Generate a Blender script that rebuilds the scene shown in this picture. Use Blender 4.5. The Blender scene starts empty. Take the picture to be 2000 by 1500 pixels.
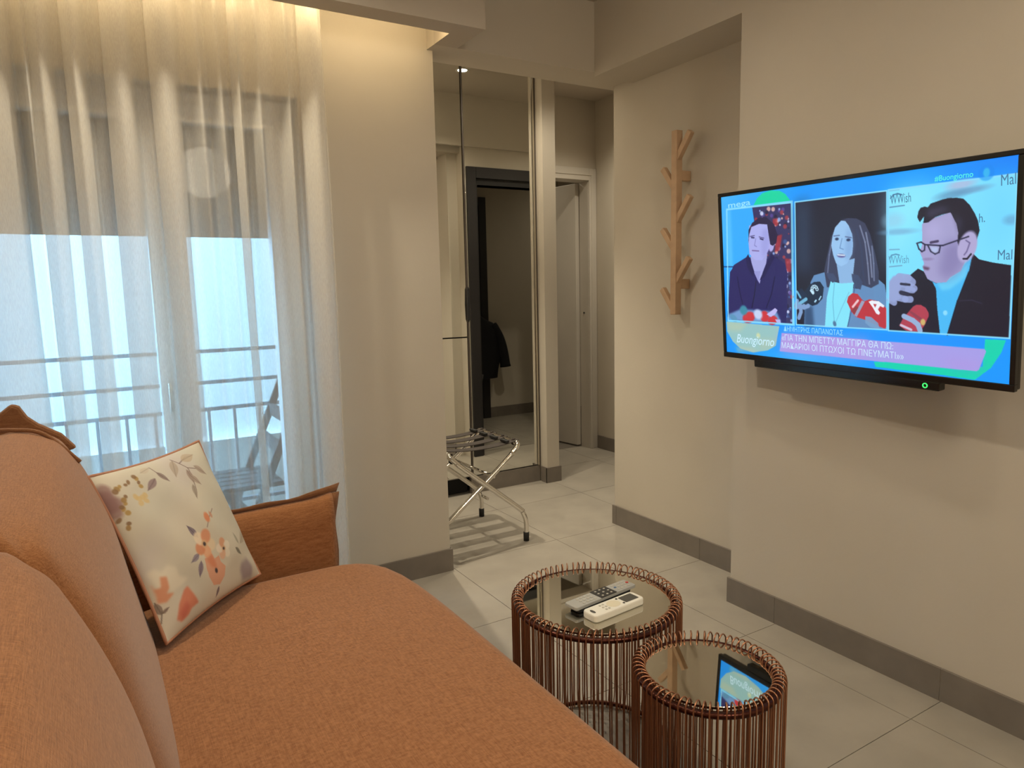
import bpy, math, random
import numpy as np
from mathutils import Matrix, Vector

PI = math.pi
SC = bpy.context.scene
COL = SC.collection
random.seed(7)

# ------------------------------------------------------------------ camera
cd = bpy.data.cameras.new('camera')
cam = bpy.data.objects.new('camera', cd)
COL.objects.link(cam)
cd.sensor_width = 36.0
cd.lens = 24.764
cd.clip_start = 0.02
RT = (0.854263, -0.519365, -0.022253)
UP = (0.088339, 0.102851, 0.990766)
FW = (0.512280, 0.848341, -0.133742)
cam.matrix_world = Matrix(((RT[0], UP[0], -FW[0], 0), (RT[1], UP[1], -FW[1], 0),
                           (RT[2], UP[2], -FW[2], 1.267), (0, 0, 0, 1)))
SC.camera = cam
SC.view_settings.view_transform = 'Standard'
SC.view_settings.look = 'None'
SC.view_settings.gamma = 1
SC.view_settings.use_curve_mapping = False
SC.view_settings.exposure = 0.0

# ------------------------------------------------------------------ world (overcast bluish daylight)
w = bpy.data.worlds.new('daylight')
SC.world = w
w.use_nodes = True
bg = w.node_tree.nodes['Background']
bg.inputs[0].default_value = (0.36, 0.66, 1.0, 1)
bg.inputs[1].default_value = 7.5

# ------------------------------------------------------------------ light levels of the lamps (W)
WARM = (1.0, 0.88, 0.68)
SPOT_W = 23.0
HALL_W = 52.0
LED_STRENGTH = 26.0

# ------------------------------------------------------------------ materials
MATS = {}
def lin(c):
    return tuple(((v / 255) / 12.92 if v / 255 <= .04045 else (((v / 255) + .055) / 1.055) ** 2.4) for v in c)

def mat(name, color, rough=.6, metal=0, spec=.5, noise=0, nscale=8, bump=0, bscale=60, emit=None, estr=1, coat=0):
    if name in MATS: return MATS[name]
    m = bpy.data.materials.new(name); m.use_nodes = True
    nt = m.node_tree; b = nt.nodes['Principled BSDF']
    b.inputs['Base Color'].default_value = (*color, 1)
    b.inputs['Roughness'].default_value = rough
    b.inputs['Metallic'].default_value = metal
    b.inputs['Specular IOR Level'].default_value = spec
    b.inputs['Coat Weight'].default_value = coat
    tc = nt.nodes.new('ShaderNodeTexCoord')
    if noise:
        n = nt.nodes.new('ShaderNodeTexNoise'); n.inputs['Scale'].default_value = nscale
        n.inputs['Detail'].default_value = 6
        nt.links.new(tc.outputs['Object'], n.inputs['Vector'])
        r = nt.nodes.new('ShaderNodeMapRange')
        r.inputs['From Min'].default_value = .3; r.inputs['From Max'].default_value = .7
        r.inputs['To Min'].default_value = 1 - noise; r.inputs['To Max'].default_value = 1 + noise
        nt.links.new(n.outputs['Fac'], r.inputs['Value'])
        v = nt.nodes.new('ShaderNodeVectorMath'); v.operation = 'SCALE'
        v.inputs[0].default_value = color
        nt.links.new(r.outputs[0], v.inputs['Scale'])
        nt.links.new(v.outputs[0], b.inputs['Base Color'])
    if bump:
        n2 = nt.nodes.new('ShaderNodeTexNoise'); n2.inputs['Scale'].default_value = bscale
        nt.links.new(tc.outputs['Object'], n2.inputs['Vector'])
        bp = nt.nodes.new('ShaderNodeBump'); bp.inputs['Strength'].default_value = bump
        bp.inputs['Distance'].default_value = .002
        nt.links.new(n2.outputs['Fac'], bp.inputs['Height'])
        nt.links.new(bp.outputs[0], b.inputs['Normal'])
    if emit:
        b.inputs['Emission Color'].default_value = (*emit, 1)
        b.inputs['Emission Strength'].default_value = estr
    MATS[name] = m
    return m

def weave(name, c1, c2, scale=(420, 420, 420), axes=('X', 'Z')):
    """woven upholstery: slubby threads along two directions"""
    m = bpy.data.materials.new(name); m.use_nodes = True
    nt = m.node_tree; b = nt.nodes['Principled BSDF']
    b.inputs['Roughness'].default_value = .95
    b.inputs['Specular IOR Level'].default_value = .15
    b.inputs['Sheen Weight'].default_value = .25
    b.inputs['Sheen Roughness'].default_value = .5
    tc = nt.nodes.new('ShaderNodeTexCoord')
    outs = []
    for sc in ((1100, 26, 1100), (26, 1100, 120), (130, 130, 1200)):
        mp = nt.nodes.new('ShaderNodeMapping'); mp.inputs['Scale'].default_value = sc
        nt.links.new(tc.outputs['Object'], mp.inputs['Vector'])
        n = nt.nodes.new('ShaderNodeTexNoise'); n.inputs['Scale'].default_value = 1; n.inputs['Detail'].default_value = 3
        nt.links.new(mp.outputs[0], n.inputs['Vector']); outs.append(n)
    a = nt.nodes.new('ShaderNodeMath'); a.operation = 'ADD'
    nt.links.new(outs[0].outputs['Fac'], a.inputs[0]); nt.links.new(outs[1].outputs['Fac'], a.inputs[1])
    a2 = nt.nodes.new('ShaderNodeMath'); a2.operation = 'ADD'
    nt.links.new(a.outputs[0], a2.inputs[0]); nt.links.new(outs[2].outputs['Fac'], a2.inputs[1])
    r = nt.nodes.new('ShaderNodeMapRange'); r.inputs['From Min'].default_value = 1.15; r.inputs['From Max'].default_value = 1.85
    nt.links.new(a2.outputs[0], r.inputs['Value'])
    mx = nt.nodes.new('ShaderNodeMix'); mx.data_type = 'RGBA'
    mx.inputs['A'].default_value = (*c1, 1); mx.inputs['B'].default_value = (*c2, 1)
    nt.links.new(r.outputs[0], mx.inputs['Factor'])
    nt.links.new(mx.outputs['Result'], b.inputs['Base Color'])
    bp = nt.nodes.new('ShaderNodeBump'); bp.inputs['Strength'].default_value = .35; bp.inputs['Distance'].default_value = .001
    nt.links.new(a2.outputs[0], bp.inputs['Height']); nt.links.new(bp.outputs[0], b.inputs['Normal'])
    MATS[name] = m
    return m

M_WALL = mat('wall_paint', (.56, .51, .43), .75, noise=.025, nscale=3, bump=.15, bscale=90, spec=.25)
M_CEIL = mat('ceiling_paint', (.50, .445, .375), .85, noise=.02, nscale=2, spec=.2)
M_TILE = mat('floor_tile', (.33, .30, .255), .38, noise=.10, nscale=5, bump=.1, bscale=30, spec=.35)
M_TILED = mat('bath_floor_tile', (.16, .14, .12), .45, noise=.08, nscale=5)
M_GROUT = mat('grout', (.20, .185, .16), .9)
M_BASE = mat('baseboard_tile', (.19, .165, .14), .45, noise=.10, nscale=9, bump=.1, bscale=25)
M_BGROUT = mat('light_grout', (.45, .42, .37), .8)
M_PVC = mat('white_frame', (.78, .78, .76), .4)
M_DOOR = mat('door_cream', (.58, .54, .48), .45, noise=.03, nscale=4)
M_DARK = mat('dark_door_wood', (.018, .016, .018), .5)
M_DARK2 = mat('dark_door_trim', (.010, .009, .010), .6)
M_BLACK = mat('gap_shade_black', (.006, .006, .007), .8)
M_MIRROR = mat('mirror_glass', (.80, .80, .76), .012, 1)
M_SMOKE = mat('tinted_mirror', (.70, .68, .61), .02, 1)
M_ALU = mat('brushed_aluminium', (.62, .58, .50), .35, 1)
M_CHROME = mat('chrome', (.80, .78, .74), .09, 1)
M_RUBBER = mat('black_rubber', (.012, .012, .012), .6)
M_STRAP = mat('brown_strap', (.040, .030, .025), .8, bump=.4, bscale=300)
M_WOOD = mat('light_beech', (.52, .35, .22), .55, noise=.08, nscale=25)
M_COPPER = mat('copper_wire', (.46, .22, .125), .35, .85)
M_RIM = mat('dark_copper_rim', (.075, .022, .014), .3, .8)
M_SOFA = weave('sofa_weave', (.205, .078, .026), (.400, .180, .076))
M_PIPE = weave('sofa_trim', (.17, .068, .030), (.27, .13, .06))
M_TVB = mat('tv_plastic', (.006, .006, .007), .18, spec=.5)
M_WHITEP = mat('white_plastic', (.80, .78, .70), .35)
M_GREYP = mat('silver_plastic', (.42, .42, .40), .35, .2)
M_BLKP = mat('black_plastic', (.012, .012, .014), .3)
M_BTN = mat('grey_button', (.50, .48, .42), .5)
M_LCD = mat('lcd_panel', (.075, .075, .07), .2)
M_FAC = mat('facade_stucco', (.82, .84, .80), .9, noise=.12, nscale=140, bump=.6, bscale=160)
M_SHUT = mat('shutter_slat', (.30, .28, .27), .7)
M_RAIL = mat('railing_paint', (.20, .22, .25), .5)
M_CHAIRO = mat('balcony_chair_wood', (.05, .04, .04), .6)
M_CONC = mat('concrete', (.70, .69, .66), .9, noise=.1)
M_JACKET = mat('black_cloth', (.004, .004, .006), .95)
M_HOUS = mat('lamp_housing', (.8, .79, .75), .4)
M_LAMP = mat('lamp_glow', (1, 1, 1), .5, emit=(1, .86, .62), estr=30)
M_LED = mat('led_glow', (1, 1, 1), .5, emit=(1, .78, .45), estr=LED_STRENGTH)

def glass(name, tint, rough=0.0):
    m = bpy.data.materials.new(name); m.use_nodes = True
    nt = m.node_tree; nt.nodes.clear()
    o = nt.nodes.new('ShaderNodeOutputMaterial')
    t = nt.nodes.new('ShaderNodeBsdfTransparent'); t.inputs[0].default_value = (*tint, 1)
    g = nt.nodes.new('ShaderNodeBsdfGlossy'); g.inputs['Roughness'].default_value = .02
    mx = nt.nodes.new('ShaderNodeMixShader'); mx.inputs[0].default_value = .012
    nt.links.new(t.outputs[0], mx.inputs[1]); nt.links.new(g.outputs[0], mx.inputs[2]); nt.links.new(mx.outputs[0], o.inputs[0])
    return m
M_GLASS = glass('window_glass', (.95, .98, .99))

def sheer():
    m = bpy.data.materials.new('sheer_fabric'); m.use_nodes = True
    nt = m.node_tree; nt.nodes.clear()
    o = nt.nodes.new('ShaderNodeOutputMaterial')
    tr = nt.nodes.new('ShaderNodeBsdfTransparent'); tr.inputs[0].default_value = (1, 1, 1, 1)
    df = nt.nodes.new('ShaderNodeBsdfDiffuse'); df.inputs[0].default_value = (.80, .76, .68, 1)
    tl = nt.nodes.new('ShaderNodeBsdfTranslucent'); tl.inputs[0].default_value = (.86, .85, .83, 1)
    m1 = nt.nodes.new('ShaderNodeMixShader'); m1.inputs[0].default_value = .24
    nt.links.new(df.outputs[0], m1.inputs[1]); nt.links.new(tl.outputs[0], m1.inputs[2])
    # fine thread pattern modulates how open the cloth is
    tc = nt.nodes.new('ShaderNodeTexCoord')
    n = nt.nodes.new('ShaderNodeTexNoise'); n.inputs['Scale'].default_value = 1
    mp = nt.nodes.new('ShaderNodeMapping'); mp.inputs['Scale'].default_value = (900, 900, 60)
    nt.links.new(tc.outputs['Object'], mp.inputs[0]); nt.links.new(mp.outputs[0], n.inputs['Vector'])
    r = nt.nodes.new('ShaderNodeMapRange'); r.inputs['To Min'].default_value = .43; r.inputs['To Max'].default_value = .51
    r.inputs['From Min'].default_value = .35; r.inputs['From Max'].default_value = .65
    nt.links.new(n.outputs['Fac'], r.inputs['Value'])
    m2 = nt.nodes.new('ShaderNodeMixShader')
    nt.links.new(r.outputs[0], m2.inputs[0]); nt.links.new(tr.outputs[0], m2.inputs[1]); nt.links.new(m1.outputs[0], m2.inputs[2])
    nt.links.new(m2.outputs[0], o.inputs[0])
    return m
M_SHEER = sheer()

def vcol_mat(name, emission, rough=.85):
    m = bpy.data.materials.new(name); m.use_nodes = True
    nt = m.node_tree
    a = nt.nodes.new('ShaderNodeAttribute'); a.attribute_name = 'paint'
    b = nt.nodes['Principled BSDF']
    if emission:
        b.inputs['Base Color'].default_value = (.01, .01, .01, 1)
        b.inputs['Roughness'].default_value = .35
        nt.links.new(a.outputs['Color'], b.inputs['Emission Color'])
        b.inputs['Emission Strength'].default_value = emission
    else:
        b.inputs['Roughness'].default_value = rough
        b.inputs['Specular IOR Level'].default_value = .2
        nt.links.new(a.outputs['Color'], b.inputs['Base Color'])
    return m

# ------------------------------------------------------------------ mesh helpers
class MB:
    def __init__(s): s.v = []; s.f = []
    def add(s, vs, fs):
        k = len(s.v); s.v += [tuple(map(float, p)) for p in vs]; s.f += [tuple(i + k for i in f) for f in fs]; return s
    def box(s, x0, x1, y0, y1, z0, z1, M=None):
        vs = [(x, y, z) for z in (z0, z1) for y in (y0, y1) for x in (x0, x1)]
        if M is not None: vs = [M @ Vector(p) for p in vs]
        return s.add(vs, [(0, 2, 3, 1), (4, 5, 7, 6), (0, 1, 5, 4), (2, 6, 7, 3), (0, 4, 6, 2), (1, 3, 7, 5)])
    def tube(s, path, r, n=10, closed=False, caps=True):
        P = [Vector(p) for p in path]; m = len(P)
        rr = r if hasattr(r, '__len__') else [r] * m
        def tan(i):
            if closed: return (P[(i + 1) % m] - P[i - 1]).normalized()
            return (P[min(i + 1, m - 1)] - P[max(i - 1, 0)]).normalized()
        t0 = tan(0); a = Vector((0, 0, 1)) if abs(t0.z) < .9 else Vector((1, 0, 0))
        u = (a - t0 * a.dot(t0)).normalized(); vs = []
        for i in range(m):
            t = tan(i); u = (u - t * u.dot(t)).normalized(); w_ = t.cross(u)
            for k in range(n):
                q = 2 * PI * k / n
                vs.append(P[i] + (u * math.cos(q) + w_ * math.sin(q)) * rr[i])
        fs = []
        for i in range(m if closed else m - 1):
            j = (i + 1) % m
            for k in range(n):
                k2 = (k + 1) % n
                fs.append((i * n + k, i * n + k2, j * n + k2, j * n + k))
        if caps and not closed:
            fs.append(tuple(range(n - 1, -1, -1))); fs.append(tuple((m - 1) * n + k for k in range(n)))
        return s.add(vs, fs)
    def lathe(s, prof, c=(0, 0, 0), n=48):
        vs = []; m = len(prof)
        for k in range(n):
            q = 2 * PI * k / n
            for r, z in prof: vs.append((c[0] + r * math.cos(q), c[1] + r * math.sin(q), c[2] + z))
        fs = []
        for k in range(n):
            k2 = (k + 1) % n
            for i in range(m - 1): fs.append((k * m + i, k2 * m + i, k2 * m + i + 1, k * m + i + 1))
        return s.add(vs, fs)
    def disc(s, r, z0, z1, c=(0, 0), n=48):
        return s.lathe([(0.0001, z0), (r, z0), (r, z1), (0.0001, z1)], (c[0], c[1], 0), n)
    def prism(s, poly, z0, z1, M=None):
        n = len(poly)
        vs = [(x, y, z0) for x, y in poly] + [(x, y, z1) for x, y in poly]
        if M is not None: vs = [M @ Vector(p) for p in vs]
        fs = [tuple(range(n - 1, -1, -1)), tuple(range(n, 2 * n))] + [(i, (i + 1) % n, n + (i + 1) % n, n + i) for i in range(n)]
        return s.add(vs, fs)
    def grid(s, fn, nu, nv, closeu=False):
        vs = [fn(i, j) for j in range(nv) for i in range(nu)]
        fs = []
        for j in range(nv - 1):
            for i in range(nu if closeu else nu - 1):
                i2 = (i + 1) % nu
                fs.append((j * nu + i, j * nu + i2, (j + 1) * nu + i2, (j + 1) * nu + i))
        return s.add(vs, fs)

def build(name, mb, m, parent=None, smooth=False, bevel=0, sub=0, local=False, kind=None, label=None, category=None, group=None):
    me = bpy.data.meshes.new(name)
    V = np.array(mb.v, dtype=float)
    if parent is not None:
        off = np.zeros(3) if local else np.array(parent_world(parent))
    elif local:
        off = np.zeros(3)
    else:
        mn, mx = V.min(0), V.max(0); off = np.array([(mn[0] + mx[0]) / 2, (mn[1] + mx[1]) / 2, mn[2]])
    V = V - off
    me.from_pydata([tuple(p) for p in V], [], mb.f)
    me.materials.append(m)
    if smooth: me.polygons.foreach_set('use_smooth', [True] * len(me.polygons))
    me.update()
    o = bpy.data.objects.new(name, me); COL.objects.link(o)
    if parent is None: o.location = off
    else: o.parent = parent
    if bevel:
        b = o.modifiers.new('bevel', 'BEVEL'); b.width = bevel; b.segments = 2; b.limit_method = 'ANGLE'; b.angle_limit = .7
    if sub:
        b = o.modifiers.new('subsurf', 'SUBSURF'); b.levels = sub; b.render_levels = sub
    tag(o, label, category, group, kind)
    return o

def parent_world(p):
    v = Vector(p.location)
    while p.parent is not None:
        p = p.parent; v += Vector(p.location)
    return v

def tag(o, label=None, category=None, group=None, kind=None):
    if label: o['label'] = label
    if category: o['category'] = category
    if group: o['group'] = group
    if kind: o['kind'] = kind
    return o

def empty(name, loc=(0, 0, 0), label=None, category=None, group=None, kind=None, matrix=None):
    o = bpy.data.objects.new(name, None); COL.objects.link(o)
    o.empty_display_size = .05
    if matrix is not None: o.matrix_world = matrix
    else: o.location = loc
    return tag(o, label, category, group, kind)

def struct(name, mb, m, **k): return build(name, mb, m, kind='structure', **k)

# smooth closed / open curve through points
def catmull(P, n=6, closed=False):
    P = [np.array(p, float) for p in P]; m = len(P); out = []
    rng = range(m) if closed else range(m - 1)
    for i in rng:
        p0 = P[(i - 1) % m] if closed or i > 0 else P[0]; p1 = P[i]; p2 = P[(i + 1) % m]
        p3 = P[(i + 2) % m] if closed or i + 2 < m else P[-1]
        for k in range(n):
            t = k / n
            out.append(.5 * ((2 * p1) + (-p0 + p2) * t + (2 * p0 - 5 * p1 + 4 * p2 - p3) * t * t + (-p0 + 3 * p1 - 3 * p2 + p3) * t ** 3))
    if not closed: out.append(P[-1])
    return out

# ------------------------------------------------------------------ room shell
XT, XR, XL = 2.127, 2.36, -0.50          # television wall, recessed wall, wall behind the sofa
YT, YR, YW = 1.861, 2.865, 2.791         # end of tv wall, end of recessed wall, window wall
YM, YF = 3.81, 4.37                      # wardrobe doors, far hall wall
XN = 1.336                               # free end of the window wall
ZB, ZC, ZH = 2.253, 2.56, 2.645          # beam underside, room ceiling, hall ceiling
XH = 3.42

struct('wall_right', MB().box(XT, 2.44, -2.5, YT, 0, ZC), M_WALL, local=True)
struct('wall_recess', MB().box(XR, 2.44, YT, YR, 0, ZC), M_WALL, local=True)
struct('trim_1', MB().box(XT, XR, YT, 2.72, 2.235, ZC), M_WALL, local=True)      # beam over the recess, flush with the tv wall
struct('trim_2', MB().box(1.31, 2.44, 2.72, 2.92, ZB, 2.7).box(2.44, XH, 2.72, 2.85, ZB, 2.7), M_WALL, local=True)  # beam across the passage
struct('trim_3', MB().box(2.2, XH, 2.955, 2.985, 2.292, 2.7), M_WALL, local=True)
struct('wall_left', MB().box(XL - .1, XL, -2.5, YW + .3, 0, 2.7), M_WALL, local=True)
struct('wall_rear', MB().box(XL - .1, 2.44, -2.6, -2.5, 0, 2.7), M_WALL, local=True)
OW0, OW1, ZWH = -0.42, 0.765, 2.0        # balcony door opening
struct('wall_window', MB().box(XL, OW0, YW, YW + .24, 0, 2.7).box(OW1, XN, YW, YW + .24, 0, 2.7).box(OW0, OW1, YW, YW + .24, ZWH, 2.7), M_WALL, local=True)
struct('wall_alcove', MB().box(XN - .2, XN, YW + .24, YM + .6, 0, 2.7), M_WALL, local=True)
struct('wall_partition', MB().box(2.514, 2.609, 3.738, YF + .1, 0, ZH), M_WALL, local=True)
DX0, DX1, DZ = 2.66, 3.362, 2.075        # far hall door opening
struct('wall_hall', MB().box(XN, DX0, YF + .05, YF + .15, 0, 2.7).box(DX0, DX1, YF, YF + .11, DZ, 2.7).box(DX1, 4.5, YF, YF + .11, 0, 2.7), M_WALL, local=True)
struct('wall_side', MB().box(XH, XH + .1, 2.955, YF, 0, 2.7), M_WALL, local=True)
EX0, EX1, EZ = 2.538, 3.33, 2.03          # entrance door opening
struct('wall_entrance', MB().box(2.44, EX0, 2.85, 2.955, 0, 2.7).box(EX0, EX1, 2.85, 2.955, EZ, 2.7).box(EX1, 5.2, 2.85, 2.955, 0, 2.7), M_WALL, local=True)
struct('wall_corridor', MB().box(2.44, 5.2, 1.48, 1.58, 0, 2.7).box(5.2, 5.3, 1.48, 2.955, 0, 2.7), M_WALL, local=True)
struct('ceiling', MB().box(XL - .1, 2.44, -2.6, 2.72, ZC, ZC + .14), M_CEIL, local=True)
struct('ceiling_hall', MB().box(XN - .2, 4.6, 2.92, 6.6, ZH, ZH + .1).box(2.44, 5.3, 1.48, 2.95, ZH, ZH + .1), M_CEIL, local=True)
# bulkhead hiding the light slot above the curtain
struct('trim_4', MB().box(XL, 1.415, 2.48, 2.58, ZB, ZC).box(1.31, 1.415, 2.58, 2.72, ZB, ZC), M_CEIL, local=True)
struct('trim_5', MB().box(XL, 1.31, 2.58, YW, ZC, ZC + .12), M_WALL, local=True)
led = build('led_strip', MB().box(XL + .02, 1.29, 2.583, 2.593, 2.285, 2.297), M_LED, label='warm glowing light strip hidden in the ceiling slot above the curtain', category='light strip')

# floor: screed, then tiles laid on it
fl = struct('floor', MB().box(XL - .1, 5.3, -2.6, 6.6, -.06, -.004), M_GROUT, local=True)
def clip_tiles(regions, m, mx=.2):
    for i in range(-5, 9):
        for j in range(-7, 10):
            x0, y0 = 1.357 + .6 * i, 1.037 + .6 * j
            for (a, b, c, d) in regions:
                X0, X1, Y0, Y1 = max(x0 + .0012, a), min(x0 + .5988, b), max(y0 + .0012, c), min(y0 + .5988, d)
                if X1 - X0 > .012 and Y1 - Y0 > .012:
                    build('tile', MB().box(X0, X1, Y0, Y1, -.004, 0), m, parent=fl)
clip_tiles([(XL, XT, -1.5, YT), (XL, XR, YT, YW), (XN, XR, YW, YR), (XN, 2.44, YR, 2.955), (XN, XH, 2.955, YM), (2.609, XH, YM, YF), (2.44, 5.2, 1.58, 2.85), (EX0, EX1, 2.85, 2.955), (DX0, DX1, YF, 4.475)], M_TILE)
clip_tiles([(2.0, 4.5, 4.475, 6.4)], M_TILED)

# baseboards: mortar strip with tiles set on it
def base_run(name, axis, fixed, a, b, out, joints, h=.102, t=.010):
    root = empty(name, kind='structure')
    lo, hi = min(fixed, fixed + out * t), max(fixed, fixed + out * t)
    mlo, mhi = min(fixed, fixed + out * t * .82), max(fixed, fixed + out * t * .82)
    def bx(lo, hi, a, b, z0, z1):
        return MB().box(lo, hi, a, b, z0, z1) if axis == 'y' else MB().box(a, b, lo, hi, z0, z1)
    build('joint_mortar', bx(mlo, mhi, a, b, 0, h - .001), M_BGROUT, parent=root, local=True)
    js = [a] + [j for j in joints if a + .02 < j < b - .02] + [b]
    for p, q in zip(js[:-1], js[1:]):
        build('tile', bx(lo, hi, p + (.001 if p > a else 0), q - (.001 if q < b else 0), 0, h), M_BASE, parent=root, local=True)
YJ = [1.042 + .6 * k for k in range(-7, 8)]
XJ = [1.357 + .6 * k for k in range(-5, 9)]
base_run('baseboard_right', 'y', XT, -2.5, YT + .010, -1, YJ)
base_run('baseboard_recess', 'y', XR, YT, YR + .010, -1, YJ)
base_run('baseboard_window', 'x', YW, OW1 + .02, XN + .010, -1, XJ)
base_run('baseboard_pillar', 'x', 3.738, 2.504, 2.619, -1, [])
base_run('baseboard_pillar_left', 'y', 2.514, 3.738, 3.80, -1, [])
base_run('baseboard_pillar_right', 'y', 2.609, 3.738, YF, 1, [])
base_run('baseboard_side', 'y', XH, 2.99, YF - .02, -1, YJ)
base_run('baseboard_corridor', 'x', 1.58, 3.395, 5.2, 1, [j + .3 for j in XJ])
base_run('baseboard_rear', 'x', -2.5, XL, XT, 1, XJ)
base_run('baseboard_alcove', 'y', XN, YW + .01, YM - .02, 1, YJ)

# ------------------------------------------------------------------ lamps
def downlight(x, y, z, watts, label, size=2.66, blend=.7, soft=.03):
    r = empty('recessed_spotlight', (x, y, z), label, 'ceiling light')
    build('ring', MB().lathe([(.030, -.001), (.043, -.004), (.043, 0.0), (.030, 0.0), (.030, -.001)], (x, y, z), 24), M_HOUS, parent=r, smooth=True)
    build('lens', MB().disc(.029, -.002, -.0005, n=24).__class__().lathe([(.0001, -.002), (.029, -.002), (.029, -.0005), (.0001, -.0005)], (x, y, z), 24), M_LAMP, parent=r)
    ld = bpy.data.lights.new('lamp_beam', 'SPOT'); ld.energy = watts; ld.color = WARM; ld.spot_size = size; ld.spot_blend = blend
    ld.shadow_soft_size = soft
    lo = bpy.data.objects.new('lamp_beam', ld); COL.objects.link(lo); lo.parent = r; lo.location = (0, 0, -.012)
for x, y, k, t in ((.30, 2.355, 2.8, 'small round ceiling spotlight in front of the curtain bulkhead, nearer the sofa wall'),
                   (1.25, 1.75, .7, 'small round ceiling spotlight in front of the window wall, nearer the passage'),
                   (.35, .80, 1.0, 'small round ceiling spotlight above the middle of the sofa'),
                   (1.25, .35, .6, 'small round ceiling spotlight above the floor between sofa and television'),
                   (.40, -1.3, .6, 'small round ceiling spotlight behind the sofa end, nearer the sofa wall'),
                   (1.35, -1.3, .6, 'small round ceiling spotlight behind the camera, nearer the television wall')):
    downlight(x, y, ZC, SPOT_W * k, t)
dome = empty('fill_dome_lamp', (.95, -.55, ZC), 'unseen opal dome added behind the camera as a fill light', 'ceiling light')  # added, unseen: fill light for the beam faces and upper walls
build('shade', MB().lathe([(.0001, -.075), (.06, -.072), (.11, -.055), (.14, -.02), (.145, 0)], (.95, -.55, ZC), 32), mat('fill_dome_glass', (.9, .88, .82), .4, emit=(1, .88, .68), estr=3), parent=dome, smooth=True)
ld = bpy.data.lights.new('fill_bulb', 'POINT'); ld.energy = 42; ld.color = WARM; ld.shadow_soft_size = .2
lo = bpy.data.objects.new('fill_bulb', ld); COL.objects.link(lo); lo.parent = dome; lo.location = (0, 0, -.30)
downlight(2.19, 3.48, ZH, HALL_W * .65, 'bright ceiling spotlight seen at the top joint of the wardrobe mirrors', 2.2, .9)
downlight(1.44, 3.30, ZH, HALL_W * 2.2, 'ceiling spotlight above the luggage rack', 1.5, .7, .014)
downlight(3.02, 3.66, ZH, HALL_W * 1.1, 'added ceiling spotlight brightening the hall before the open cream door', 2.3, .9)  # extra lamp, added to lift the dark far hall and door leaf
downlight(3.0, 5.4, ZH, 40, 'ceiling spotlight beyond the open cream door')
downlight(4.6, 2.3, ZH, 14, 'ceiling spotlight in the corridor outside the entrance')

# ------------------------------------------------------------------ balcony door (window_1)
win = empty('window_1', (0, 0, 0), kind='structure')
FY0, FY1 = YW + .08, YW + .14
def frame_rect(mb, x0, x1, z0, z1, t, y0, y1):
    mb.box(x0, x1, y0, y1, z0, z0 + t).box(x0, x1, y0, y1, z1 - t, z1).box(x0, x0 + t, y0, y1, z0 + t, z1 - t).box(x1 - t, x1, y0, y1, z0 + t, z1 - t)
    return mb
build('window_frame', frame_rect(MB(), OW0, OW1, 0, ZWH, .05, FY0, FY1), M_PVC, parent=win, local=True, bevel=.003)
for x0, x1 in ((OW0 + .05, .285), (.287, OW1 - .05)):
    s_ = build('sash', frame_rect(MB(), x0, x1, .05, ZWH - .05, .062, FY0 - .012, FY1 - .01), M_PVC, parent=win, local=True, bevel=.003)
    build('pane', MB().box(x0 + .06, x1 - .06, FY0 + .02, FY0 + .026, .11, ZWH - .11), M_GLASS, parent=s_, local=True)
hd = MB().tube([(.252, FY0 - .012, .95), (.252, FY0 - .045, .95), (.252, FY0 - .05, .85)], .008, 8)
build('handle', hd, M_ALU, parent=win, local=True, smooth=True)
sh = empty('roller_shutter', (.17, YW + .19, 1.49), 'grey roller shutter half lowered outside the balcony door', 'shutter')
for k in range(13):
    z = 1.49 + k * .040
    build('slat', MB().add([(OW0 + .01, YW + .185, z), (OW1 - .01, YW + .185, z), (OW1 - .01, YW + .185, z + .0402), (OW0 + .01, YW + .185, z + .0402),
                            (OW0 + .01, YW + .198, z + .018), (OW1 - .01, YW + .198, z + .018)],
                           [(0, 1, 2, 3), (0, 4, 5, 1), (4, 3, 2, 5), (0, 3, 4), (1, 5, 2)]), M_SHUT, parent=sh)

# ------------------------------------------------------------------ outside
struct('balcony_floor', MB().box(-1.6, 1.13, YW + .24, 3.95, -.12, -.02), M_CONC)
struct('balcony_slab_above', MB().box(-1.6, 1.13, YW + .24, 3.95, 2.75, 2.9), M_CONC)
build('opposite_facade', MB().box(-4.0, 5.0, 6.7, 6.9, -3, 4.6), M_FAC, label='pale stuccoed building face seen through the curtain beyond the balcony', category='building')
rl = empty('balcony_railing', (.2, 3.8, 0), 'dark metal balcony railing seen through the sheer curtain', 'railing')
for z in (.993, .836, .70, .21):
    build('rail', MB().box(-1.6, 1.1, 3.79, 3.81, z - .009, z + .009), M_RAIL, parent=rl)
for k in range(22):
    x = -1.45 + k * .122
    build('baluster', MB().box(x - .007, x + .007, 3.793, 3.807, .21, .70), M_RAIL, parent=rl)
for x in (-1.55, -.40, 1.02):
    build('post', MB().box(x - .018, x + .018, 3.782, 3.818, -.02, 1.0), M_RAIL, parent=rl)

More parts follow.
